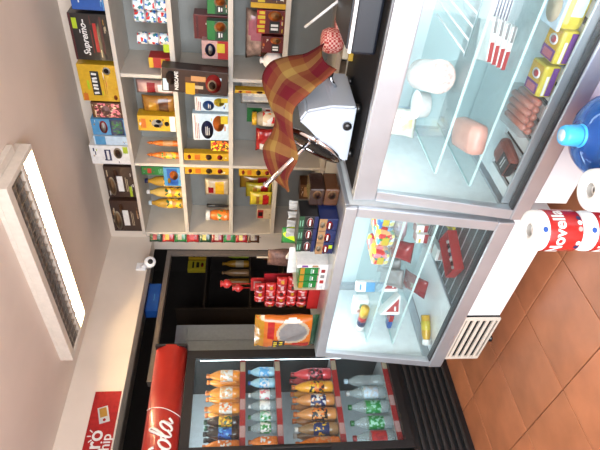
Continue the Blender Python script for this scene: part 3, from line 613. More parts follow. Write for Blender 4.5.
# bottles of the far door
def liquid(n, c, r=.12): return M(n, c, r, 0, .12, 25, 0, 0, .6, .4)
COLA = liquid('cola', (.03, .012, .008)); OJ = liquid('orange_drink', (.75, .26, .03)); FANTA = liquid('bright_orange_drink', (.8, .2, .01)); PINKD = liquid('red_drink', (.6, .05, .06)); YEL = liquid('yellow_drink', (.8, .36, .03)); PEACH = liquid('peach_drink', (.6, .25, .07))
CLR = glassmat('clear_pet', (.80, .88, .88), 1.2, .22); TEA = liquid('brown_tea', (.30, .17, .07)); CLB = liquid('frosty_blue', (.35, .6, .72))
rows = [
    (0, .205, .0365, 'top', [(376, OJ, 'orange', ('white', 'peach', 'cream'), 'cloudy orange drink with white label'), (393, OJ, 'orange', ('white', 'cream', 'peach'), 'orange drink with cream label'), (409, OJ, 'orange', ('white', 'orange', 'cream'), 'orange drink with orange and white label'),
               (422, COLA, 'dgreen', ('dgreen', 'yellow', 'amber'), 'dark drink with green and yellow label'), (434, COLA, 'black', ('blue', 'navy', 'sky'), 'dark drink with blue label'), (447, FANTA, 'orange', ('orange', 'white', 'orange'), 'bright orange drink with red-orange label')]),
    (1, .165, .033, 'second', [(372, CLB, 'sky', ('sky', 'pale'), 'frosty blue water'), (383, CLB, 'blue', ('pale', 'white', 'sky'), 'pale blue water with white label'), (395, CLR, 'white', ('white', 'pink', 'white'), 'clear drink with pink and white label'), (406, CLR, 'white', ('white', 'silver'), 'clear drink with white label'),
               (417, CLR, 'green', ('white', 'green', 'mint'), 'clear drink with green and white label'), (428, CLR, 'dgreen', ('green', 'white'), 'clear drink with green label'), (442, FANTA, 'orange', ('orange', 'orange', 'white'), 'orange drink with orange label')]),
    (2, .255, .040, 'third', [(374, PINKD, 'crimson', ('crimson', 'black', 'pink'), 'red drink with black and pink label'), (387, YEL, 'orange', ('yellow', 'black', 'orange'), 'yellow drink with black and yellow label'), (400, PEACH, 'orange', ('navy', 'peach', 'white'), 'peach drink with navy label'), (414, PEACH, 'orange', ('black', 'orange', 'peach'), 'peach drink with dark label'),
               (429, TEA, 'white', ('navy', 'yellow', 'navy'), 'brown tea with white cap and navy badge'), (444, FANTA, 'orange', ('orange', 'peach'), 'bright orange drink with orange label')]),
    (3, .25, .042, 'bottom', [(381, CLR, 'pale', None, 'clear water without label'), (393, CLR, 'silver', ('pale', 'silver'), 'clear water with pale label'), (407, CLR, 'green', ('green', 'green', 'mint'), 'clear soda with green label'), (423, CLR, 'green', ('green', 'mint', 'green'), 'clear soda with bright green label'), (438, CLR, 'red', ('red', 'crimson'), 'clear soda with red label')])]
for ri, hh, rad, rn, bs in rows:
    zmid = SZ[ri]+.1
    for (yc, body, cap, lb, txt) in bs:
        vv = [215, 262, 315, 365][ri]
        p = PX(vv, yc, X=-3.06)
        bottle('drink_bottle', 'bottle of %s on the %s fridge shelf' % (txt, rn), 'bottle', (-3.06, p.y, SZ[ri]-.0015), hh*1.08, rad, body, P(cap, 'plastic'), confetti_mat('print_'+'_'.join(lb), lb, 70) if lb else None, (.22, .58), 'pet', 'bottles on the %s fridge shelf' % rn, rz=1.3*yc)
        # the same drink stands again behind it
        if ri in (0, 2): bottle('drink_bottle', 'bottle behind the %s, %s fridge shelf' % (txt, rn), 'bottle', (-3.06-2*rad-.008, p.y-.002, SZ[ri]-.0015), hh*1.08, rad, body, P(cap, 'plastic'), None, (.22, .58), 'pet', 'bottles on the %s fridge shelf' % rn)

# ------------------------------------------------------------------ display cases (counter)
YFR = 1.48
def profile_box(nm, poly, x0, x1, mat, par, bev=0): return obj(nm, prism_me(poly, 'x', x0-par.location.x, x1-par.location.x, bev), mat, par)
DARKIN = M('dark_case_band', (.03, .032, .035), .35)
def case(label, name, x0, x1, yb_, ztop, zr0, zr1, ytop, zg, fascia, grille, shelves):
    c = thing(name, label, 'display case', ((x0+x1)/2, 0, 0))
    yF = YFR
    # feet, base, grille
    for fx_ in (x0+.12, x1-.12):
        for fy_ in (yF+.1, yb_-.08): obj('foot', lathe_me([(.022, 0), (.022, .012), (.012, .02), (.012, .102)], 12, 'foot'), BLACKP, c, (fx_-c.location.x, fy_, 0))
    def cb(nm, lo, hi, mat, bev=.002, par=None): return boxo(nm, (lo[0]-c.location.x, lo[1], lo[2]), (hi[0]-c.location.x, hi[1], hi[2]), mat, par or c, bev)
    cb('base_panel', (x0+.07, yF+.02, .1), (x1-.0, yb_, zr0), WHITEP)
    if grille:
        ga, gb = grille
        g = cb('grille', (ga, yF+.008, .102), (gb, yF+.019, zr0-.002), P('black', 'matte'))
        gl_ = g.location
        def gg(nm, lo, hi): return boxo(nm, (lo[0]-c.location.x-gl_.x, lo[1]-gl_.y, lo[2]-gl_.z), (hi[0]-c.location.x-gl_.x, hi[1]-gl_.y, hi[2]-gl_.z), M('cream_grille', (.62, .57, .49), .4), g, .0015)
        gg('grille_frame', (ga, yF-.004, .102), (ga+.018, yF+.0075, zr0-.004)); gg('grille_frame', (gb-.018, yF-.004, .102), (gb, yF+.0075, zr0-.004))
        gg('grille_frame', (ga+.018, yF-.004, .102), (gb-.018, yF+.0075, .112)); 
        n = 5
        for i in range(n):
            z = .122+(zr0-.135)*(i)/(n-.3)
            gg('grille_slat', (ga+.018, yF-.003, z), (gb-.018, yF+.0075, z+.017))
        gg('grille_frame', (ga+.018, yF-.004, zr0-.014), (gb-.018, yF+.0075, zr0-.004))
    # tub, floor, back
    cb('bottom_rail', (x0, yF-.012, zr0), (x1, yF+.035, zr1), STEEL, .006)
    cb('rail_seal', (x0+.01, yF-.004, zr1), (x1-.01, yF+.03, zr1+.008), DARKIN, .001)
    cb('tub_floor', (x0+.02, yF+.036, zr0), (x1-.02, yb_-.02, zr0+.05), WHITEP)
    cb('back_wall', (x0+.02, yb_-.02, zr0), (x1-.02, yb_, ztop-.022), M('case_back_panel', (.62, .74, .76), .3, .15, .06, 5))
    cb('top_panel', (x0, ytop+.02, ztop-.02), (x1, yb_, ztop), STEEL, .004)
    # upper front fascia
    cb('fascia', (x0, ytop-.004, fascia), (x1, ytop+.0195, ztop), STEEL, .006)
    # front corner posts following the glass line
    for (a, b, en) in ((x0, x0+.05, 0), (x1-.05, x1, 1)):
        profile_box('corner_post', [(yF-.008, zr1), (yF+.03, zr1), (ytop+.018, fascia-.0005), (ytop-.006, fascia-.0005)], a, b, STEEL, c, .002)
        cb('rear_post', (a, yb_-.05, zr0), (b, yb_-.021, ztop-.021), STEEL)
        cb('side_rail', (a, yF+.036, zr0+.051), (a+.02 if en == 0 else b, yb_-.051, zr1+.02) if en == 0 else (b, yb_-.051, zr1+.02), STEEL, .003)
        ex = a+.004 if en == 0 else b-.010
        profile_box('side_panel', [(yF+.04, zr1+.021), (yb_-.052, zr1+.021), (yb_-.052, ztop-.021), (ytop+.022, ztop-.021)], ex, ex+.006, M('case_end_panel', (.70, .76, .77), .35), c)
    profile_box('front_glass', [(yF+.006, zr1+.009), (yF+.012, zr1+.009), (ytop+.011, fascia-.001), (ytop+.005, fascia-.001)], x0+.051, x1-.051, GLASS, c)
    for (sy, sz, a, b) in shelves:
        s = cb('glass_shelf', (a, sy, sz), (b, yb_-.03, sz+.006), SHELFGLASS, 0)
        sl = s.location
        boxo('shelf_edge', (a-c.location.x-sl.x, sy-.005-sl.y, -.001), (b-c.location.x-sl.x, sy-.0005-sl.y, .008), EDGEGLASS, s)
        boxo('shelf_edge', (a-.0035-c.location.x-sl.x, sy-sl.y, -.001), (a-.0005-c.location.x-sl.x, yb_-.03-sl.y, .008), EDGEGLASS, s)
        for bx in (a+.03, b-.03): boxo('shelf_bracket', (bx-.006-c.location.x-sl.x, yb_-.12-sl.y, -.02), (bx+.006-c.location.x-sl.x, yb_-.03-sl.y, -.0015), STEEL, s)
    return c, cb
c2, cb2 = case('lower steel and glass snack display case with white vent grille, left of the deli case', 'snack_display_case', -2.475, -1.352, 2.08, 1.015, .30, .375, 1.55, .95, .962, (-2.405, -2.03), [(1.615, .712, -2.43, -1.40), (1.60, .562, -2.43, -1.40)])
c1, cb1 = case('refrigerated deli display case with cold meats, nearest the water bottle', 'deli_display_case', -1.335, .25, 2.12, .985, .265, .335, 1.58, .89, .89, None, [(1.60, .655, -1.20, .2), (1.60, .488, -1.26, .2)])
CASELED = M('case_led', (.9, .97, 1), .4, 0, .01, 5, 0, 7)
cb1('lamp_panel', (-1.27, 1.70, .953), (.18, 1.78, .9645), CASELED)
cb2('lamp_panel', (-2.41, 1.66, .984), (-1.42, 1.74, .9945), M('case_led_soft', (.9, .97, 1), .4, 0, .01, 5, 0, 9))
# slotted deck of the deli case
DK = .350
cb1('deck_base', (-1.29, 1.525, DK-.033), (.2, 1.742, DK-.015), P('charcoal', 'matte'))
cb1('rear_floor', (-1.29, 1.743, DK-.033), (.2, 2.08, DK-.002), M('pale_case_floor', (.66, .72, .74), .35))
x = -1.285; 
while x < .15:
    cb1('deck_plank', (x, 1.53, DK-.0145), (x+.052, 1.74, DK), M('white_deck', (.70, .74, .75), .4), .002); x += .075
cb1('deck_front_lip', (-1.285, 1.518, DK-.03), (.2, 1.529, DK+.02), STEEL)
wr = cb1('wire_rack', (-.72, 1.64, .674), (-.1, 1.646, .680), CHROME, 0)
for i in range(14):
    o = obj('rack_wire', tube_me([(-.02+.045*i-.28, .0, .003), (-.02+.045*i-.28, .36, .003)], .0035, 6), P('white', 'plastic'), wr)
# unit-2 wire deck
DK2 = .351
wd = cb2('dark_deck_mat', (-2.0, 1.525, DK2), (-1.41, 2.05, DK2+.006), M('dark_wire_mat', (.07, .085, .09), .4, .3, .4, 120))
for i in range(9): boxo('mat_bar', (-.29, -.24+.06*i, .0062), (.29, -.234+.06*i, .009), STEEL, wd)
cb2('deck_edge_bar', (-2.012, 1.525, DK2), (-2.001, 2.05, DK2+.016), STEEL)

# ---- goods inside the deli case
T1 = .662; T2 = .495
def lying(me): me.transform(Matrix.Rotation(math.pi/2, 4, 'X')); return me
MEAT = M('pink_ham', (.68, .34, .30), .4, 0, .08, 30, .05); HAMD = M('deli_ham', (.62, .33, .27), .35, 0, .12, 14, .1)
SALAMI = M('marbled_meat', (.72, .50, .46), .4, 0, .35, 60)
p = PX(450, 75, Y=1.70)
hl = thing('ham_roll', 'thick round ham roll showing its pale cut face on the upper deli shelf', 'ham', (p.x, 1.68, T1+.064), math.radians(24))
obj('wrapped_roll', lying(lathe_me([(.05, -.22), (.06, -.21), (.062, -.01), (.0615, 0)], 24)), M('hazy_wrap', (.66, .58, .54), .25, 0, .2, 30, .2), hl)
obj('cut_face', lying(lathe_me([(.058, -.001), (.058, .002), (.055, .003)], 24)), SALAMI, hl)
p = PX(428, 105, Z=T1)
tub = thing('cheese_tub', 'white oval cheese tub on the upper deli shelf beside the ham roll', 'tub', (p.x, p.y, T1), .2)
o = obj('tub_body', lathe_me([(.045, 0), (.052, .004), (.056, .045), (.058, .048)], 22), P('white', 'plastic'), tub); o = obj('lid', lathe_me([(.060, .0485), (.061, .054), (.057, .057)], 22), WHITEP, tub)
p = PX(420, 124, Z=T1)
cbg = thing('cheese_bag', 'clear bag of shredded cheese on the upper deli shelf', 'bag', (p.x, p.y+.0, T1+.02), .3, None, (-.35, 0, .3)); obj('pouch', bag_me(.13, .13, .07, 41), M('hazy_cheese_bag', (.66, .66, .58), .25, 0, .2, 30, .3), cbg); obj('cheese_fill', bag_me(.1, .085, .072, 41), M('pale_cheese', (.78, .60, .28), .5, 0, .2, 60, .3), cbg, (0, 0, .006))
p = PX(395, 158, Y=1.98)
st = thing('price_stand', 'small clear stand at the left end of the upper deli shelf', 'stand', (-1.15, 1.98, T1), .2)
boxo('foot_plate', (-.03, -.03, 0), (.03, .03, .003), EDGEGLASS, st); boxo('upright_card', (-.03, -.002, .003), (.03, .002, .08), P('pale'), st)
p = PX(480, 140, Z=T2)
hm = thing('ham_loaf', 'pink wrapped ham loaf lying on the lower deli shelf', 'ham', (p.x-.0, p.y+.03, T2), 0)
obj('loaf', box_me(.125, .21, .075, .034), HAMD, hm).rotation_euler = (0, 0, .35)
o = obj('tied_end', lathe_me([(.022, 0), (.010, .02), (.014, .04)], 12), M('hazy_wrap_clear', (.5, .48, .46), .25), hm, (-.045, .098, .04), (-math.pi/2, 0, .35))
for p_ in hm.children[0].data.polygons: p_.use_smooth = True
p = PX(512, 48, Z=T2)
for i in range(4):
    r = thing('string_cheese_pack', ['bottom', 'second', 'third', 'top'][i]+' white and red cheese pack in the stack on the lower deli shelf', 'cheese pack', (p.x-.01+.006*i, p.y+.05, T2+.0235*i), .15+.07*i, 'white and red cheese packs')
    obj('pack', box_me(.15, .11, .022, .008), P('white', 'plastic'), r); boxo('printed_band', (-.076, -.0555, .004), (-.01, -.05, .018), P('red'), r); boxo('printed_band', (.02, -.0555, .006), (.074, -.05, .016), P('grey'), r)
p = PX(512, 6, Z=T2)
lb = thing('printed_cheese_block', 'white block printed with rows of grey lettering on the lower deli shelf', 'cheese', (p.x, p.y+.05, T2), .1); obj('wrapped_block', box_me(.15, .12, .07, .008), P('white', 'plastic'), lb)
for q in range(5): boxo('print_line', (-.065, -.0612, .008+.012*q), (.065-.012*(q % 3), -.0602, .014+.012*q), P('navy'), lb)
# deck: sausages, dark meat, yellow tubs
SAUS = M('sausage_skin', (.50, .16, .10), .28, 0, .12, 25, .1, 0, .5, .3)
def deck(px_, py_, dp_):
    q = PX(px_, py_, Z=DK); return Vector((q.x, max(q.y, 1.54)+dp_/2, DK+.001))
sg = thing('sausage_pack', 'clear pack of red sausages on the slotted deli deck', 'sausages', deck(540, 124, .20), math.radians(8))
for i in range(5):
    obj('sausage', tube_me([(-.056+.028*i, -.085, .018), (-.056+.028*i, -.078, .018), (-.056+.028*i, .07, .018), (-.056+.028*i, .078, .018)], [.004, .0135, .0135, .004], 10), SAUS, sg)
for i in range(4):
    obj('sausage', tube_me([(-.042+.028*i, -.083, .041), (-.042+.028*i, -.076, .041), (-.042+.028*i, .07, .041), (-.042+.028*i, .078, .041)], [.004, .0135, .0135, .004], 10), SAUS, sg)
obj('clear_wrap', box_me(.155, .19, .062, .012), glassmat('sausage_film', (.93, .9, .9), 1, .05), sg, (0, 0, -.0005+.001))
dm = thing('smoked_meat_pack', 'dark smoked meat pack with black label at the left of the deli deck', 'meat pack', deck(522, 174, .16), -.2)
obj('meat', box_me(.10, .14, .045, .02), M('smoked_meat', (.20, .06, .045), .3, 0, .3, 30, .1), dm); boxo('black_label', (-.035, -.071, .012), (.035, -.066, .04), P('black'), dm); boxo('black_label', (-.035, -.066, .0455), (.035, .0, .047), P('charcoal'), dm); boxo('print_line', (-.025, -.04, .0472), (.025, -.034, .048), P('silver'), dm); boxo('print_line', (-.02, -.026, .0472), (.025, -.02, .048), P('silver'), dm)
lblp = confetti_mat('tub_print', ('lemon', 'purple', 'lemon', 'white', 'yellow', 'pink'), 60)
for (px_, py_, lab, rz_) in ((557, 85, 'yellow and purple sausage pack beside the sausages on the deli deck', .1), (578, 53, 'yellow and purple sausage pack, second from the sausages on the deli deck', .05)):
    r = thing('yellow_meat_pack', lab, 'meat pack', deck(px_, py_, .11), rz_, 'yellow and purple meat packs')
    obj('pack', box_me(.115, .10, .06, .012), P('lemon', 'plastic'), r); boxo('top_film', (-.05, -.042, .0602), (.05, .042, .0608), P('yellow', 'foil'), r); boxo('purple_band', (-.05, -.042, .0609), (-.012, .042, .0614), P('purple'), r); boxo('side_print', (-.05, -.0512, .008), (.05, -.0502, .03), P('purple'), r); boxo('white_band', (-.05, -.0514, .034), (.02, -.0504, .044), P('white'), r)
    o = obj('logo_oval', lathe_me([(.018, 0), (.018, .0006)], 18), P('white'), r, (.016, -.005, .0609)); o.scale.y = 1.5; o = obj('logo_oval', lathe_me([(.012, 0), (.012, .0006)], 18), P('red'), r, (.016, -.005, .0616)); o.scale.y = 1.4; boxo('print_line', (-.045, -.03, .0615), (-.02, .03, .0619), P('pink'), r)
r = thing('margarine_tub', 'large yellow tub with pale see-through lid on the deli deck', 'tub', deck(592, 10, .13), .05)
obj('tub_body', box_me(.15, .115, .075, .02), P('lemon', 'plastic'), r); obj('lid', box_me(.158, .122, .012, .006), P('pale', 'plastic'), r, (0, 0, .0752)); o = obj('lid_picture', lathe_me([(.045, 0), (.045, .0008)], 20), P('cream'), r, (-.02, 0, .0876)); boxo('side_print', (-.03, -.0585, .015), (.06, -.0575, .055), P('pale'), r)
r = thing('cheese_slice_pack', 'stack of wrapped cheese slices at the right edge of the deli deck', 'cheese', (-.34, 1.60, DK+.001), .1); obj('slices', box_me(.1, .1, .05, .006), P('cream', 'plastic'), r); boxo('teal_label', (-.03, -.0512, .01), (.03, -.0502, .04), P('mint'), r)

# ---- goods inside the snack case
T1 = .7185; T2 = .5685
cp = [('blue', 'lemon', 'white', 'sky', 'blue', 'blue'), ('red', 'lemon', 'white', 'green', 'peach', 'sky'), ('pink', 'lemon', 'white', 'teal', 'red', 'peach')]
for i, (px_, py_, lab) in enumerate(((388, 220, 'tray of blue candy pouches, rightmost on the upper snack-case shelf'), (387, 239, 'tray of mixed candy pouches, middle of three on the upper snack-case shelf'), (382, 258, 'tray of pink and yellow candy, leftmost of three on the upper snack-case shelf'))):
    p = PX(px_, py_, Z=T1+.03); r = thing('candy_tray', lab, 'candy', (p.x+.01, p.y+.055, T1), 0, 'candy trays')
    obj('candy_heap', box_me(.072, .165, .085, .018), confetti_mat('candy_%d' % i, cp[i], 42), r); obj('clear_tray', box_me(.0755, .171, .03, .006), CLEARPLASTIC, r, (0, 0, -.0003)); boxo('logo_band', (-.022, -.0845, .03), (.022, -.083, .062), P('lemon'), r)
p = PX(375, 290, Z=T1); r = thing('blue_carton', 'white and blue carton standing on the upper snack-case shelf', 'carton', (p.x, p.y+.03, T1), .5); obj('carton_body', box_me(.055, .04, .10, .003), P('white'), r); decals(r, .055, .04, .10, [('r', .5, .25, 1, .5, 'sky'), ('r', .5, .8, .6, .1, 'sky')])
p = PX(368, 311, Z=T1); r = thing('white_medicine_box', 'white carton with small red mark on the upper snack-case shelf', 'carton', (p.x+.01, p.y+.04, T1), .1); obj('carton_body', box_me(.11, .05, .085, .003), P('white'), r); decals(r, .11, .05, .085, [('r', .25, .55, .2, .3, 'rose'), ('r', .6, .4, .3, .4, 'mint')])
p = PX(356, 320, Z=T1); r = thing('cookie_tube', 'blue, white and yellow cookie tube lying at the left end of the upper snack-case shelf', 'cookies', (-2.335, 1.70, T1+.021), 0)
for nm, a, b, c in (('tube_end', -.07, -.035, 'white'), ('tube_band', -.0345, 0, 'navy'), ('tube_band', .0005, .03, 'red'), ('tube_body', .0305, .085, 'yellow')): obj(nm, tube_me([(a, 0, 0), (b, 0, 0)], .02, 14), P(c), r, (0, 0, 0))
# lower shelf
p = PX(410, 225, Z=T2); r = thing('clear_candy_bag', 'clear bag of pink candy on the lower snack-case shelf', 'candy', (p.x, p.y-.05, T2+.037), .4, None, (-1.15, 0, .2)); obj('pouch', bag_me(.12, .17, .07, 51), M('hazy_pink_bag', (.60, .42, .46), .2, 0, .35, 30, .3), r)
for i in range(3):
    p = PX(428, 226+9*i, Z=T2); r = thing('white_candy_box', ['rightmost', 'middle', 'leftmost'][i]+' white candy box with red base on the lower snack-case shelf', 'candy box', (p.x+.01, p.y+.045, T2), .25, 'white candy boxes'); obj('carton_body', box_me(.046, .06, .055, .003), P('white'), r); boxo('red_base', (-.0235, -.0312, .001), (.0235, -.0302, .02), P('crimson'), r); boxo('yellow_mark', (-.02, -.0312, .035), (.0, -.0302, .045), P('lemon'), r); boxo('top_print', (-.02, -.02, .0552), (.02, .02, .0558), P('rose'), r)
p = PX(418, 258, Z=T2); r = thing('red_candy_pouch', 'dark red candy pouch on the lower snack-case shelf', 'candy', (p.x, p.y+.03, T2+.02), 0, None, (-.6, 0, .3)); obj('pouch', bag_me(.09, .10, .05, 53), P('crimson', 'foil'), r)
for i in range(3):
    p = PX(400+3*i, 262+11*i, Z=T2); r = thing('white_printed_packet', ['rear', 'middle', 'front'][i]+' white packet with grey print on the lower snack-case shelf', 'packet', (p.x+.01, p.y+.02, T2+.012), 0, 'white printed packets', (-.75, 0, .35+.1*i)); obj('pouch', bag_me(.085, .11, .03, 60+i), confetti_mat('grey_print', ('white', 'silver', 'white', 'white', 'rose'), 60), r)
for i, (px_, py_) in enumerate(((398, 287), (400, 310))):
    p = PX(px_, py_, Z=T2); r = thing('sandwich_wedge', ['red and white triangular sandwich pack nearer the white packets', 'red and white triangular sandwich pack nearer the left end of the case'][i], 'sandwich', (p.x, p.y+.05, T2), .6, 'sandwich packs')
    obj('wedge', prism_me([(-.045, 0), (.045, 0), (-.045, .09)], 'y', -.035, .035, .003), P('white'), r); obj('red_face', prism_me([(-.03, .008), (.03, .008), (-.03, .065)], 'y', -.0365, -.0355), P('red'), r); boxo('white_mark', (-.026, -.0372, .02), (-.006, -.0366, .028), WH_, r)
p = PX(384, 331, Z=T2); r = thing('small_wafer_pack', 'small blue and red wafer pack at the left of the lower snack-case shelf', 'wafer', (-2.33, 1.70, T2), .1); obj('pouch', box_me(.09, .045, .022, .008), P('blue', 'foil'), r); boxo('red_end', (.005, -.0232, .003), (.043, .0232, .0226), P('red', 'foil'), r)
# deck
ZD = DK2+.0095
p = PX(452, 254, Z=ZD+.02); r = thing('red_candy_tray', 'open red tray of small dark candies tilted on the snack-case floor', 'candy tray', (p.x, p.y, ZD), math.radians(70))
boxo('tray_floor', (-.1, -.055, 0), (.1, .055, .005), P('red'), r, .002)
for lo, hi in (((-.1, -.06, .0), (.1, -.0552, .05)), ((-.1, .0552, 0), (.1, .06, .05)), ((-.105, -.06, 0), (-.1002, .06, .05)), ((.1002, -.06, 0), (.105, .06, .05))): boxo('tray_side', lo, hi, P('red'), r)
for i in range(8):
    for j in range(3): obj('candy', box_me(.018, .026, .012, .004), P(('black', 'silver', 'navy', 'white')[(i*3+j*5) % 4], 'foil'), r, (-.084+.024*i, -.034+.034*j, .006), (0, 0, .3*((i+j) % 3-1)))
p = PX(455, 226, Z=ZD+.02)
for i in range(6):
    tag(obj('yellow_candy_bar', box_me(.022, .10, .018, .007), P('lemon', 'foil'), None, (p.x-.07+.028*i, p.y+.06, ZD), (0, 0, .1)), 'gold wrapped bar, number %s from the right in the row on the snack-case floor' % ('six', 'five', 'four', 'three', 'two', 'one')[i], 'candy', 'gold wrapped bars')
for i in range(2):
    p = PX(434+7*i, 246+7*i, Z=ZD); r = thing('white_soap_box', ['rear white box beside the red tray on the snack-case floor', 'front white box beside the red tray on the snack-case floor'][i], 'box', (p.x+.02, p.y-.01, ZD+.001), .15, 'white boxes'); obj('carton_body', box_me(.075, .065, .045, .003), P('white'), r); boxo('pink_print', (-.03, -.0337, .008), (.03, -.0327, .03), P('rose'), r)
p = PX(420, 343, Z=.37); r = thing('yellow_squeeze_bottle', 'yellow bottle with white cap lying on the white floor of the snack case', 'bottle', (-2.295, 1.70, .351+.0275), 0, None, (0, -math.pi/2, math.radians(52)))
bottle_parts(r, .17, .026, P('yellow', 'plastic'), P('white', 'plastic'), P('lemon'), (.2, .5), 'jar')
p = PX(414, 322, Z=.37); r = thing('red_wafer_pouch', 'red and brown snack pouch on the white floor of the snack case', 'snack bag', (-2.20, 1.80, .351+.02), 0, None, (-.9, 0, .2)); obj('pouch', bag_me(.10, .13, .04, 71), P('crimson', 'foil'), r); obj('cream_band', bag_me(.06, .05, .044, 71), P('cream', 'foil'), r, (0, 0, .04))

# ------------------------------------------------------------------ goods on top of the snack case
ZT = 1.0155
# cookie packs display, two columns of three
p = PX(337, 213, Z=ZT)
dk = 'cookie packs stacked on the snack case'
nmz = ['lower', 'upper']; 
for col, (ya, c1_, c2_) in enumerate(((0, 'navy', 'tan'), (1, 'dgreen', 'black'))):
    for i in range(3):
        xx = -1.66+.075*i; w_ = .072
        h0 = 0 if col == 0 else .088
        lab = ['left', 'middle', 'right'][i]+' cookie pack with red oval badge in the %s row on the snack case' % nmz[col]
        r = thing('cookie_pack', lab, 'cookies', (xx, 1.665+.015*col, ZT+h0+.001), 0, dk)
        obj('carton_body', box_me(w_, .11, .085, .004), P(c2_ if col else c1_), r)
        if col: decals(r, w_, .11, .085, [('r', .5, .86, 1, .28, 'dgreen'), ('r', .5, .1, 1, .2, 'navy'), ('e', .5, .42, .8, .36, 'white'), ('e', .5, .42, .74, .3, 'red'), ('r', .5, .42, .5, .08, 'white'), ('s', .5, .86, .6, .16, 'mint')])
        else: decals(r, w_, .11, .085, [('r', .5, .8, 1, .4, 'tan'), ('e', .5, .82, .5, .26, 'cream'), ('e', .45, .45, .74, .34, 'red'), ('r', .45, .45, .46, .08, 'white')] + ([('g', .7, .2, .3, .2, 'lime')] if i == 0 else []))
G = 'brown biscuit packs'
for i in range(2):
    r = thing('brown_biscuit_pack', ['lower brown biscuit pack at the right end of the snack case top', 'upper brown biscuit pack at the right end of the snack case top'][i], 'biscuits', (-1.415, 1.745, ZT+.001+.066*i), .0, G); obj('carton_body', box_me(.095, .12, .065, .008), P('choc' if i else 'brown', 'foil'), r); decals(r, .095, .12, .065, [('e', .65, .5, .5, .6, 'tan'), ('e', .65, .5, .34, .4, 'brown')])
# crumpled paper slips behind the cookie packs
for i in range(4):
    bm = bmesh.new(); n = 8; rd = random.Random(i)
    vs = [[bm.verts.new(((u/n-.5)*.056, .01*math.sin(3*u/n*3+i)+rd.uniform(-.006, .006), v/n*.205+rd.uniform(-.003, .003))) for u in range(n+1)] for v in range(n+1)]
    for v in range(n):
        for u in range(n): bm.faces.new((vs[v][u], vs[v][u+1], vs[v+1][u+1], vs[v+1][u]))
    bmesh.ops.solidify(bm, geom=bm.faces[:], thickness=.0012)
    me = me_from(bm, 'paper')
    tag(obj('paper_slip', me, P('white', 'matte'), None, (-1.71+.060*i, 1.765, ZT+.004), (.0, .0, .0)), ['crumpled white paper slip, leftmost behind the cookie packs', 'crumpled white paper slip, second from left behind the cookie packs', 'crumpled white paper slip, third from left behind the cookie packs', 'crumpled white paper slip, rightmost behind the cookie packs'][i], 'paper', 'crumpled paper slips')
# wafer display box with green packs
wb = thing('wafer_display_box', 'white open display box on the snack case, holding three green wafer packs', 'display box', (-1.90, 1.70, ZT), 0)
bw, bh, bd = .19, .155, .12
boxo('tray_floor', (-bw/2, -bd/2, 0), (bw/2, bd/2, .004), WH_, wb); boxo('tray_back', (-bw/2, bd/2-.003, .004), (bw/2, bd/2, bh+.03), WH_, wb); boxo('tray_side', (-bw/2, -bd/2, .004), (-bw/2+.003, bd/2-.003, bh), P('cream'), wb); boxo('tray_side', (bw/2-.02, -bd/2, .004), (bw/2, bd/2-.003, bh), WH_, wb)
boxo('front_lip', (-bw/2+.003, -bd/2, .004), (bw/2-.02, -bd/2+.003, .04), WH_, wb)
for i in range(4): boxo('lip_print', (-bw/2+.012+.04*i, -bd/2-.001, .012), (-bw/2+.036+.04*i, -bd/2-.0002, .032), P(('silver', 'red', 'grey', 'crimson')[i]), wb)
boxo('side_print', (bw/2-.017, -bd/2-.001, .05), (bw/2-.004, -bd/2-.0002, .08), P('tan'), wb); boxo('side_print', (bw/2-.017, -bd/2-.001, .1), (bw/2-.004, -bd/2-.0002, .13), P('purple'), wb)
for i in range(3):
    r = thing('green_wafer_pack', ['left', 'middle', 'right'][i]+' green wafer pack in the white display box', 'wafers', (-1.90-.066+.053*i, 1.70+.0, ZT+.0048), 0, 'green wafer packs')
    obj('pack', box_me(.05, .105, .135, .01), P('green', 'foil'), r); decals(r, .05, .105, .135, [('r', .5, .88, .9, .16, 'gold'), ('r', .5, .2, .9, .2, 'rose'), ('r', .5, .55, .7, .06, 'mint'), ('r', .5, .48, .5, .04, 'white')])
# green crisps bag and white flag paper behind
r = thing('green_crisps_bag', 'lime green and white crisps bag behind the wafer box', 'snack bag', (-1.80, 1.84, ZT), 0); obj('pouch', bag_me(.11, .22, .06, 81), confetti_mat('green_crisps', ('green', 'lime', 'green', 'white', 'green'), 14), r)
r = thing('white_paper_bag', 'white pointed paper bag behind the green wafer packs', 'bag', (-1.94, 1.84, ZT), 0); obj('paper_cone', prism_me([(-.05, 0), (.05, 0), (.06, .15), (-.03, .19)], 'y', -.012, .012, .003), P('white', 'matte'), r); boxo('brown_trim', (-.04, -.0135, .02), (.045, -.0125, .05), P('brown'), r)
# orange bag with grey animal face
def face_bag():
    r = thing('orange_snack_sack', 'large orange printed sack with grey oval picture at the end of the snack case', 'bag', (-2.34, 1.635, ZT), 0)
    w_, h_, d_ = .285, .345, .095
    me = bag_me(w_, h_, d_, 90); obj('sack', me, P('orange', 'foil'), r)
    return r, w_, h_, d_
r, w_, h_, d_ = face_bag()
def patch(r, w_, h_, d_, seed, fn, mat, nm, lift=.0015):
    me = bag_me(w_, h_, d_, seed).copy(); bm = bmesh.new(); bm.from_mesh(me); bmesh.ops.subdivide_edges(bm, edges=bm.edges[:], cuts=3, use_grid_fill=True)
    kill = [f for f in bm.faces if not (f.normal.y < 0 and fn(f.calc_center_median().x/w_+.5, f.calc_center_median().z/h_))]
    bmesh.ops.delete(bm, geom=kill, context='FACES')
    for v in bm.verts: v.co += v.normal*lift
    me2 = me_from(bm, nm, True); me2.materials.clear(); obj(nm, me2, mat, r)
patch(r, w_, h_, d_, 90, lambda u, v: v > .86, P('gold', 'foil'), 'top_band')
patch(r, w_, h_, d_, 90, lambda u, v: ((u-.62)/.33)**2+((v-.40)/.26)**2 < 1, P('cream', 'foil'), 'picture_border', .0012)
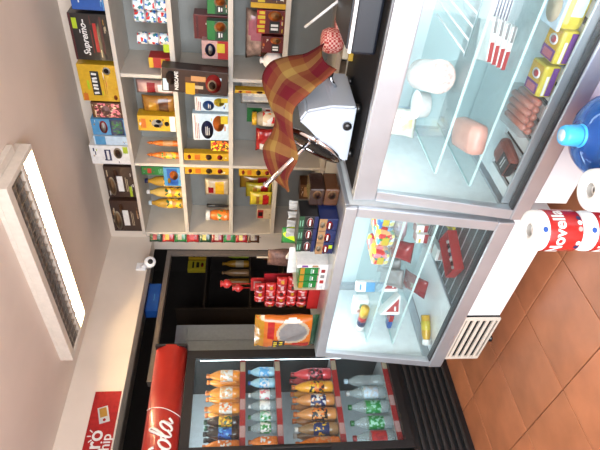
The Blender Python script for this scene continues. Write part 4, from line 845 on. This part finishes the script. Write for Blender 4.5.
patch(r, w_, h_, d_, 90, lambda u, v: ((u-.62)/.27)**2+((v-.40)/.22)**2 < 1, M('grey_print', (.25, .25, .23), .5, 0, .6, 45), 'picture', .0022)
patch(r, w_, h_, d_, 90, lambda u, v: .08 < u < .42 and .52 < v < .72, P('choc', 'foil'), 'logo_plate')
patch(r, w_, h_, d_, 90, lambda u, v: .12 < u < .38 and (.55 < v < .61 or .64 < v < .70) and int(u*40) % 3 > 0, P('lemon', 'foil'), 'logo_marks', .0028)
patch(r, w_, h_, d_, 90, lambda u, v: .45 < u < .9 and .70 < v < .80, P('red', 'foil'), 'lettering_band')
patch(r, w_, h_, d_, 90, lambda u, v: v < .1, P('dgreen', 'foil'), 'bottom_band')
patch(r, w_, h_, d_, 90, lambda u, v: .0 < u < .3 and .12 < v < .4, P('red', 'foil'), 'side_print')
# red candy display: stand with rows of small red bags
rc = thing('candy_stand', 'red cardboard candy stand on the snack case holding red lollipop bags', 'display stand', (-2.135, 1.76, ZT), 0)
boxo('stand_base', (-.11, -.05, 0), (.11, .05, .06), P('red'), rc, .002); boxo('stand_back', (-.085, .035, .0605), (.085, .04, .30), P('crimson'), rc)
boxo('stand_header', (-.05, .03, .3005), (.05, .04, .37), P('red'), rc, .002); boxo('header_print', (-.03, .0285, .315), (.03, .0298, .355), P('rose'), rc)
n_ = 0
rowsn = ['bottom', 'second', 'third', 'fourth', 'top']
for j in range(5):
    for i in range(5):
        xx = -.098+.048*i+(.004 if j % 2 else 0)
        if (j == 4 and i in (0, 4)) or (j == 3 and i == 4): continue
        r = thing('red_candy_bag', '%s red candy bag in the %s row of the candy stand' % (['first', 'second', 'third', 'fourth', 'fifth'][i], rowsn[j]), 'candy', (-2.135+xx, 1.76-.02, ZT+.0615+.058*j), .15*(i-2), 'red candy bags')
        obj('pouch', bag_me(.05, .058, .034, 100+(i+j) % 3), P(('red', 'crimson', 'red')[(i+2*j) % 3], 'foil'), r)
        boxo('print_mark', (-.01, -.0192, .02), (.012, -.0170, .036), P(('gold', 'choc', 'rose')[(i+j) % 3]), r)
for i in range(2):
    tag(obj('red_lollipop', lathe_me([(.0025, 0), (.0025, .10), (.01, .105), (.024, .12), (.024, .138), (.012, .15), (.02, .162), (.002, .165)], 14), P('red', 'foil'), None, (-2.13, 1.795, ZT+.3705)) if i == 0 else obj('red_lollipop', lathe_me([(.0025, 0), (.0025, .04), (.01, .045), (.022, .06), (.022, .075), (.012, .088), (.018, .098), (.002, .1)], 14), P('red', 'foil'), None, (-2.165, 1.795, ZT+.371)), ['tall red wrapped lollipop standing up from the candy stand', 'short red wrapped lollipop standing up from the candy stand'][i], 'lollipop', 'red lollipops')
pb = thing('hazelnut_pouch', 'brown fuzzy sweet pouch hanging behind the red candy', 'bag', (-2.03, 1.90, ZT), 0); obj('pouch', bag_me(.12, .28, .07, 120), M('brown_fuzzy', (.14, .07, .05), .6, 0, .4, 60, .3), pb); boxo('stick', (-.004, -.004, .27), (.004, .004, .34), P('cream'), pb)

# ------------------------------------------------------------------ deli case top: slicer, scale, snacks
ZD1 = .9855
tag(obj('rubber_mat', box_me(1.4, .46, .004, .001), P('black', 'matte'), None, (-.60, 1.84, ZD1)), 'black rubber mat covering the deli case top under the slicer and scale', 'mat'); ZD1 += .0045
sl = thing('meat_slicer', 'white and chrome meat slicer standing on the deli case under a plaid cloth', 'meat slicer', (-1.06, 1.80, ZD1), 0)
SW = M('slicer_enamel', (.42, .47, .53), .3, 0, .03, 5, 0, 0, .5, .3)
body = [(-.22, .02), (.085, .02), (.085, .11), (.06, .19), (.03, .235), (-.02, .225), (-.20, .06)]
body = [(-.16, .022), (.10, .022), (.10, .12), (.075, .215), (.03, .24), (-.005, .20), (-.13, .085)]
obj('body', prism_me(body, 'y', -.12, .16, .008), SW, sl)
for fx_ in (-.13, .08):
    for fy_ in (-.09, .13): obj('rubber_foot', lathe_me([(.018, 0), (.016, .022)], 12, 'sfoot'), BLACKP, sl, (fx_, fy_, 0))
# circular blade with chrome guard ring, standing in front of the body's left slope
bl = obj('blade', lathe_me([(.125, -.004), (.128, 0), (.10, .006), (.03, .008)], 40), M('dark_blade', (.05, .05, .055), .25, .6), sl, (-.10, -.05, .165), (math.radians(90), math.radians(-38), math.radians(20)))
bl.location = (-.145, -.02, .16); bl.rotation_euler = (math.radians(62), 0, math.radians(-48))
ring = [(.132*math.cos(t), .132*math.sin(t), .0) for t in [i*2*math.pi/40 for i in range(41)]]
obj('guard_ring', tube_me(ring, .011, 8), CHROME, bl)
a0 = PX(308, 144, Y=1.74)-Vector((-1.06, 1.80, ZD1)); a1 = PX(267, 184, Y=1.72)-Vector((-1.06, 1.80, ZD1))
rd_ = obj('slide_rod', tube_me([a0, a1], .010, 12), CHROME, sl); obj('rod_end', tube_me([a1, a1+(a1-a0).normalized()*.012], .014, 12), CHROME, rd_)
a2 = a0+Vector((.045, .05, -.075)); obj('rod_arm', tube_me([a0, a0*.5+a2*.5+Vector((.005, 0, .015)), a2], .010, 12), CHROME, sl)
kb = PX(330, 76, Y=1.83)-Vector((-1.06, 1.80, ZD1))
obj('side_lever', tube_me([(.102, .03, kb.z-.03), (.125, .03, kb.z-.01), (.15, .03, kb.z)], .007, 10), CHROME, sl); obj('lever_knob', lathe_me([(.012, -.012), (.018, -.004), (.018, .006), (.01, .014)], 14), BLACKP, sl, (.155, .03, kb.z+.004), (0, math.radians(60), 0))
obj('front_knob', lathe_me([(.016, 0), (.018, .012), (.012, .018)], 14), BLACKP, sl, (.02, -.1205, .05), (math.radians(90), 0, 0))
# plaid cloth draped over the slicer
rear = [(324, 43), (307, 54), (290, 57), (273, 62), (265, 72), (262, 83), (264, 96), (271, 107), (275, 118), (271, 132), (263, 146), (267, 163), (275, 178), (287, 190)]
front = [(334, 70), (323, 82), (316, 88), (309, 95), (302, 102), (296, 109), (292, 117), (291, 126), (292, 136), (295, 147), (296, 158), (292, 169), (289, 180), (290, 192)]
YR, YQ = 1.95, 1.70
bm = bmesh.new(); nv = 12; rowsv = []; rdm = random.Random(3)
def cr(pl, t):
    n = len(pl)-1; f = t*n; i = min(int(f), n-1); u = f-i
    p0, p1, p2, p3 = [Vector(pl[max(0, min(n, i+k))]) for k in (-1, 0, 1, 2)]
    return .5*(2*p1+(p2-p0)*u+(2*p0-5*p1+4*p2-p3)*u*u+(3*p1-p0-3*p2+p3)*u**3)
NU = 44
for i in range(NU+1):
    t = i/NU; a = cr(rear, t); b = cr(front, t); A = PX(a.x, a.y, Y=YR); B = PX(b.x, b.y, Y=YQ); r_ = []
    for j in range(nv+1):
        s = j/nv; q = A.lerp(B, s); q.z += .022*math.sin(math.pi*s)*(1-.5*t)+.006*math.sin(9*t+5*s)+.003*math.sin(23*t-7*s); q.x += .006*math.sin(7*s+6*t); r_.append(bm.verts.new(q))
    rowsv.append(r_)
uvl = bm.loops.layers.uv.new('UVMap')
for i in range(NU):
    for j in range(nv):
        f = bm.faces.new((rowsv[i][j], rowsv[i+1][j], rowsv[i+1][j+1], rowsv[i][j+1]))
        for lp, (a, b) in zip(f.loops, ((i, j), (i+1, j), (i+1, j+1), (i, j+1))): lp[uvl].uv = (a/NU, b/nv)
me = me_from(bm, 'cloth', True)
clo = obj('plaid_cloth', me, plaid_mat()); md = clo.modifiers.new('thickness', 'SOLIDIFY'); md.thickness = .004
tag(clo, 'maroon and mustard plaid cloth draped over the meat slicer', 'cloth')
# scale / register at the right
p = PX(375, 30, Z=ZD1)
bx = thing('counter_scale', 'black counter scale with white edge at the right end of the deli case', 'scale', (-.60, 1.815, ZD1), math.radians(2))
obj('body', box_me(.30, .30, .085, .01), M('blue_black_plastic', (.006, .008, .014), .4), bx); boxo('white_edge', (-.148, -.148, .0855), (.148, .148, .098), P('white', 'plastic'), bx, .003); boxo('platter', (-.135, -.14, .0985), (.135, .14, .104), M('dark_platter', (.010, .013, .02), .35), bx, .002)
p = PX(345, 42, Y=2.05)
GING = checker_mat('red_white_check', (.36, .015, .012), (.62, .34, .28), 110)
rg = thing('checked_snack_tub', 'red and white checked paper tubs on a yellow box behind the scale', 'snack tub', (-.87, 2.04, ZD1), .1)
boxo('yellow_box', (-.055, -.05, 0), (.055, .05, .02), P('yellow'), rg, .002); boxo('cream_rim', (-.05, -.045, .0205), (.05, .045, .045), P('cream'), rg, .003)
obj('checked_tub', lathe_me([(.035, 0), (.05, .02), (.052, .06), (.04, .085), (.02, .09)], 18), GING, rg, (.01, 0, .0455)); obj('checked_tub', lathe_me([(.03, 0), (.035, .03), (.03, .05)], 14), GING, rg, (.075, .02, .03)) 
ws = PX(305, 27, Y=2.02); we = PX(338, 1, Y=1.95)
tag(obj('white_stick', tube_me([ws, we], .0055, 8), P('white', 'plastic')), 'thin white stick leaning over the checked snack tub', 'stick')

# ------------------------------------------------------------------ floor-standing goods in front of the deli case
jug = thing('water_jug', 'large blue water jug with pale blue cap on the floor before the deli case', 'water bottle', (-.766, 1.228, 0), 0)
jr = .136
prof = [(jr*.9, 0), (jr, .012), (jr, .05), (jr*.965, .06), (jr*.965, .075), (jr, .085), (jr, .16), (jr*.965, .17), (jr*.965, .185), (jr, .195), (jr, .29), (jr*.98, .34), (jr*.90, .375), (jr*.72, .402), (jr*.45, .420), (.034, .430), (.027, .45)]
obj('jug_body', lathe_me(prof, 32), WATERBLUE, jug)
obj('water', lathe_me([(a-.004, b+.004) for a, b in prof[:12]], 32), glassmat('blue_water', (.4, .62, .9), .3, .12, (.05, .22, .55)), jug)
CAPB = M('light_blue_cap', (.05, .42, .85), .3, 0, .05, 30)
cpm = obj('cap', lathe_me([(.031, .437), (.033, .442), (.031, .48), (.028, .487), (.012, .4895)], 24), CAPB, jug); obj('cap_seal', lathe_me([(.018, .4898), (.018, .4905)], 20), P('pale', 'matte'), jug)
obj('neck_ring', lathe_me([(.034, .426), (.036, .430), (.034, .436)], 24), CAPB, jug)
TP = M('white_tissue', (.85, .85, .84), .6, 0, .05, 60, .25); TPW = P('red', 'foil')
RH = .15; TR = .061
def roll_pack(loc, label, red, rz):
    r = thing('paper_roll', label, 'paper roll', loc, rz, 'wrapped paper rolls')
    obj('roll', lathe_me([(.012, .004), (TR*.75, .001), (TR*.95, .006), (TR, .02), (TR, RH-.02), (TR*.96, RH-.007), (TR*.8, RH-.001), (.026, RH), (.021, RH-.004), (.02, RH-.02), (.001, RH-.021)], 32, 'tp'), TP, r)
    obj('core', lathe_me([(.0195, RH-.0205), (.0195, RH-.008), (.0165, RH-.007), (.0165, RH-.0205)], 20, 'tpc'), M('core_card', (.42, .42, .40), .7), r)
    if red:
        obj('red_wrapper_band', lathe_me([(TR+.0006, .014), (TR+.0012, .016), (TR+.0012, RH-.036), (TR+.0006, RH-.034)], 32, 'tpb'), TPW, r)
        # lettering bent round the roll
        me = text_me('Novella', .052, 0, .0006, .0012).copy()
        for v in me.vertices:
            a = v.co.x/(TR+.0022)
            v.co = Vector(((TR+.0022-v.co.y*.5)*math.sin(a), -(TR+.0022-v.co.y*.5)*math.cos(a), v.co.z+.084))
        obj('lettering', me, P('white'), r)
        def bend_disc(nm, ang, zc, rad, mat, ex):
            bm = bmesh.new(); bmesh.ops.create_circle(bm, cap_ends=True, radius=rad, segments=18)
            bmesh.ops.subdivide_edges(bm, edges=bm.edges[:], cuts=1)
            for v in bm.verts:
                a = ang+v.co.x/TR; z = zc+v.co.y; R_ = TR+ex; v.co = Vector((R_*math.sin(a), -R_*math.cos(a), z))
            bmesh.ops.recalc_face_normals(bm, faces=bm.faces[:])
            obj(nm, me_from(bm, nm), mat, r)
        bend_disc('blue_badge', .15, RH-.018, .008, P('blue'), .003)
        for k_, a in enumerate((-.75, -.5, .2, .5, .75)): bend_disc('floral_mark', a, .024, .007, P(('navy', 'white', 'rose', 'white', 'navy')[k_]), .0022)
    return r
o1 = ['bottom', 'second', 'third', 'top']
aim = math.atan2(.951, -.9)+math.pi/2+math.pi
pA = PX(528, 230, Z=RH*4)
for i in range(4): roll_pack((pA.x, pA.y, i*(RH+.0006)), 'red and white wrapped paper roll, %s of the tall stack before the snack case' % o1[i], True, math.atan2(-pA.x, pA.y)-.12)
pB = PX(588, 190, Z=.49)
for i in range(3):
    rb_ = roll_pack((pB.x, pB.y, i*(RH+.0006)*1.085), 'plain white paper roll, %s of the short stack beside the water jug' % ['bottom', 'middle', 'top'][i], False, 0); rb_.scale.z = 1.085

# ------------------------------------------------------------------ store room seen through the doorway
def stp(x, y, X): return PX(x, y, X=X)
SX = -4.3
sr = thing('store_shelf', 'dark store room rack behind the doorway', 'shelf', (SX-.2, 3.85, 0), math.pi/2)
DW = M('dark_rack_wood', (.05, .035, .025), .6)
for z in (.5, .95, 1.32, 1.80): boxo('rack_board', (-.55, -.25, z), (.5, .2, z+.02), DW, sr)
for x in (-.561, .511): boxo('rack_upright', (x-.01, -.2, 0), (x+.01, .2, 2.1), DW, sr)
G = 'store room packets'
for i, (xa, xb, ya, yb_, c, lab) in enumerate(((187, 213, 251, 259, 'yellow', 'yellow packet with black print, right one on the store room rack'), (187, 213, 261, 270, 'lemon', 'yellow packet with black print, left one on the store room rack'))):
    a = stp(xb, yb_, SX+.02); b = stp(xa, ya, SX+.02)
    r = thing('yellow_packet', lab, 'packet', (SX, (a.y+b.y)/2, 1.8205), math.pi/2, G); w_ = b.y-a.y; h_ = .2
    obj('carton_body', box_me(w_, .06, h_, .006), P(c), r); decals(r, w_, .06, h_, [('r', .5, .7, .7, .1, 'black'), ('r', .5, .45, .6, .16, 'black'), ('e', .5, .2, .5, .16, 'red')])
for i, (yc, c, lab) in enumerate(((253, 'lime', 'lime green bottle on the store room rack'), (262, 'gold', 'golden bottle on the store room rack'), (271, 'tan', 'brown bottle on the store room rack'), (280, 'amber', 'amber bottle on the store room rack'))):
    q = stp(235, yc, SX+.05); bottle('store_bottle', lab, 'bottle', (SX+.02, q.y, 1.3405), .30, .04, P(c, 'plastic'), P(c, 'plastic'), P('cream') if i == 1 else None, (.2, .5), 'oil', 'store room bottles')
dl = thing('panelled_door', 'slate blue panelled door standing open in the store room', 'door', (-3.85, 2.47, 0), math.radians(90))
SB = M('slate_blue_paint', (.26, .31, .38), .5)
boxo('door_leaf', (-.28, -.015, .0), (.28, .015, 2.0), SB, dl, .003)
for i in range(3):
    for (a, b) in ((.12, .75), (.85, 1.9)): boxo('raised_panel', (-.25+.18*i, -.024, a), (-.11+.18*i, -.0155, b), SB, dl, .003)
obj('door_handle', tube_me([(.24, -.016, 1.02), (.24, -.06, 1.02), (.14, -.06, 1.02)], .008, 8), CHROME, dl)
a = stp(152, 316, -3.56); b = stp(168, 289, -3.56)
tb = thing('blue_storage_box', 'blue box on the ledge just under the lintel', 'box', (-3.60, (a.y+b.y)/2, 2.1215), math.pi/2)
tb.location = (-3.535, (a.y+b.y)/2, 2.1208)
obj('box_body', box_me(b.y-a.y, .10, .10, .006), P('blue', 'plastic'), tb); boxo('lid', (-(b.y-a.y)/2-.004, -.054, .1003), ((b.y-a.y)/2+.004, .054, .108), P('navy', 'plastic'), tb); boxo('print_line', (-.04, -.0512, .04), (.03, -.0502, .047), P('sky'), tb)

# the small goods on the glass shelves are a little larger than first built
for o in list(bpy.data.objects):
    n_ = o.name.split('.')[0]
    if o.parent is None and n_ in ('white_printed_packet', 'sandwich_wedge', 'red_candy_pouch', 'small_wafer_pack', 'red_wafer_pouch', 'cookie_tube'):
        o.scale = (1.25,)*3
        if n_ == 'cookie_tube': o.location.z += .005
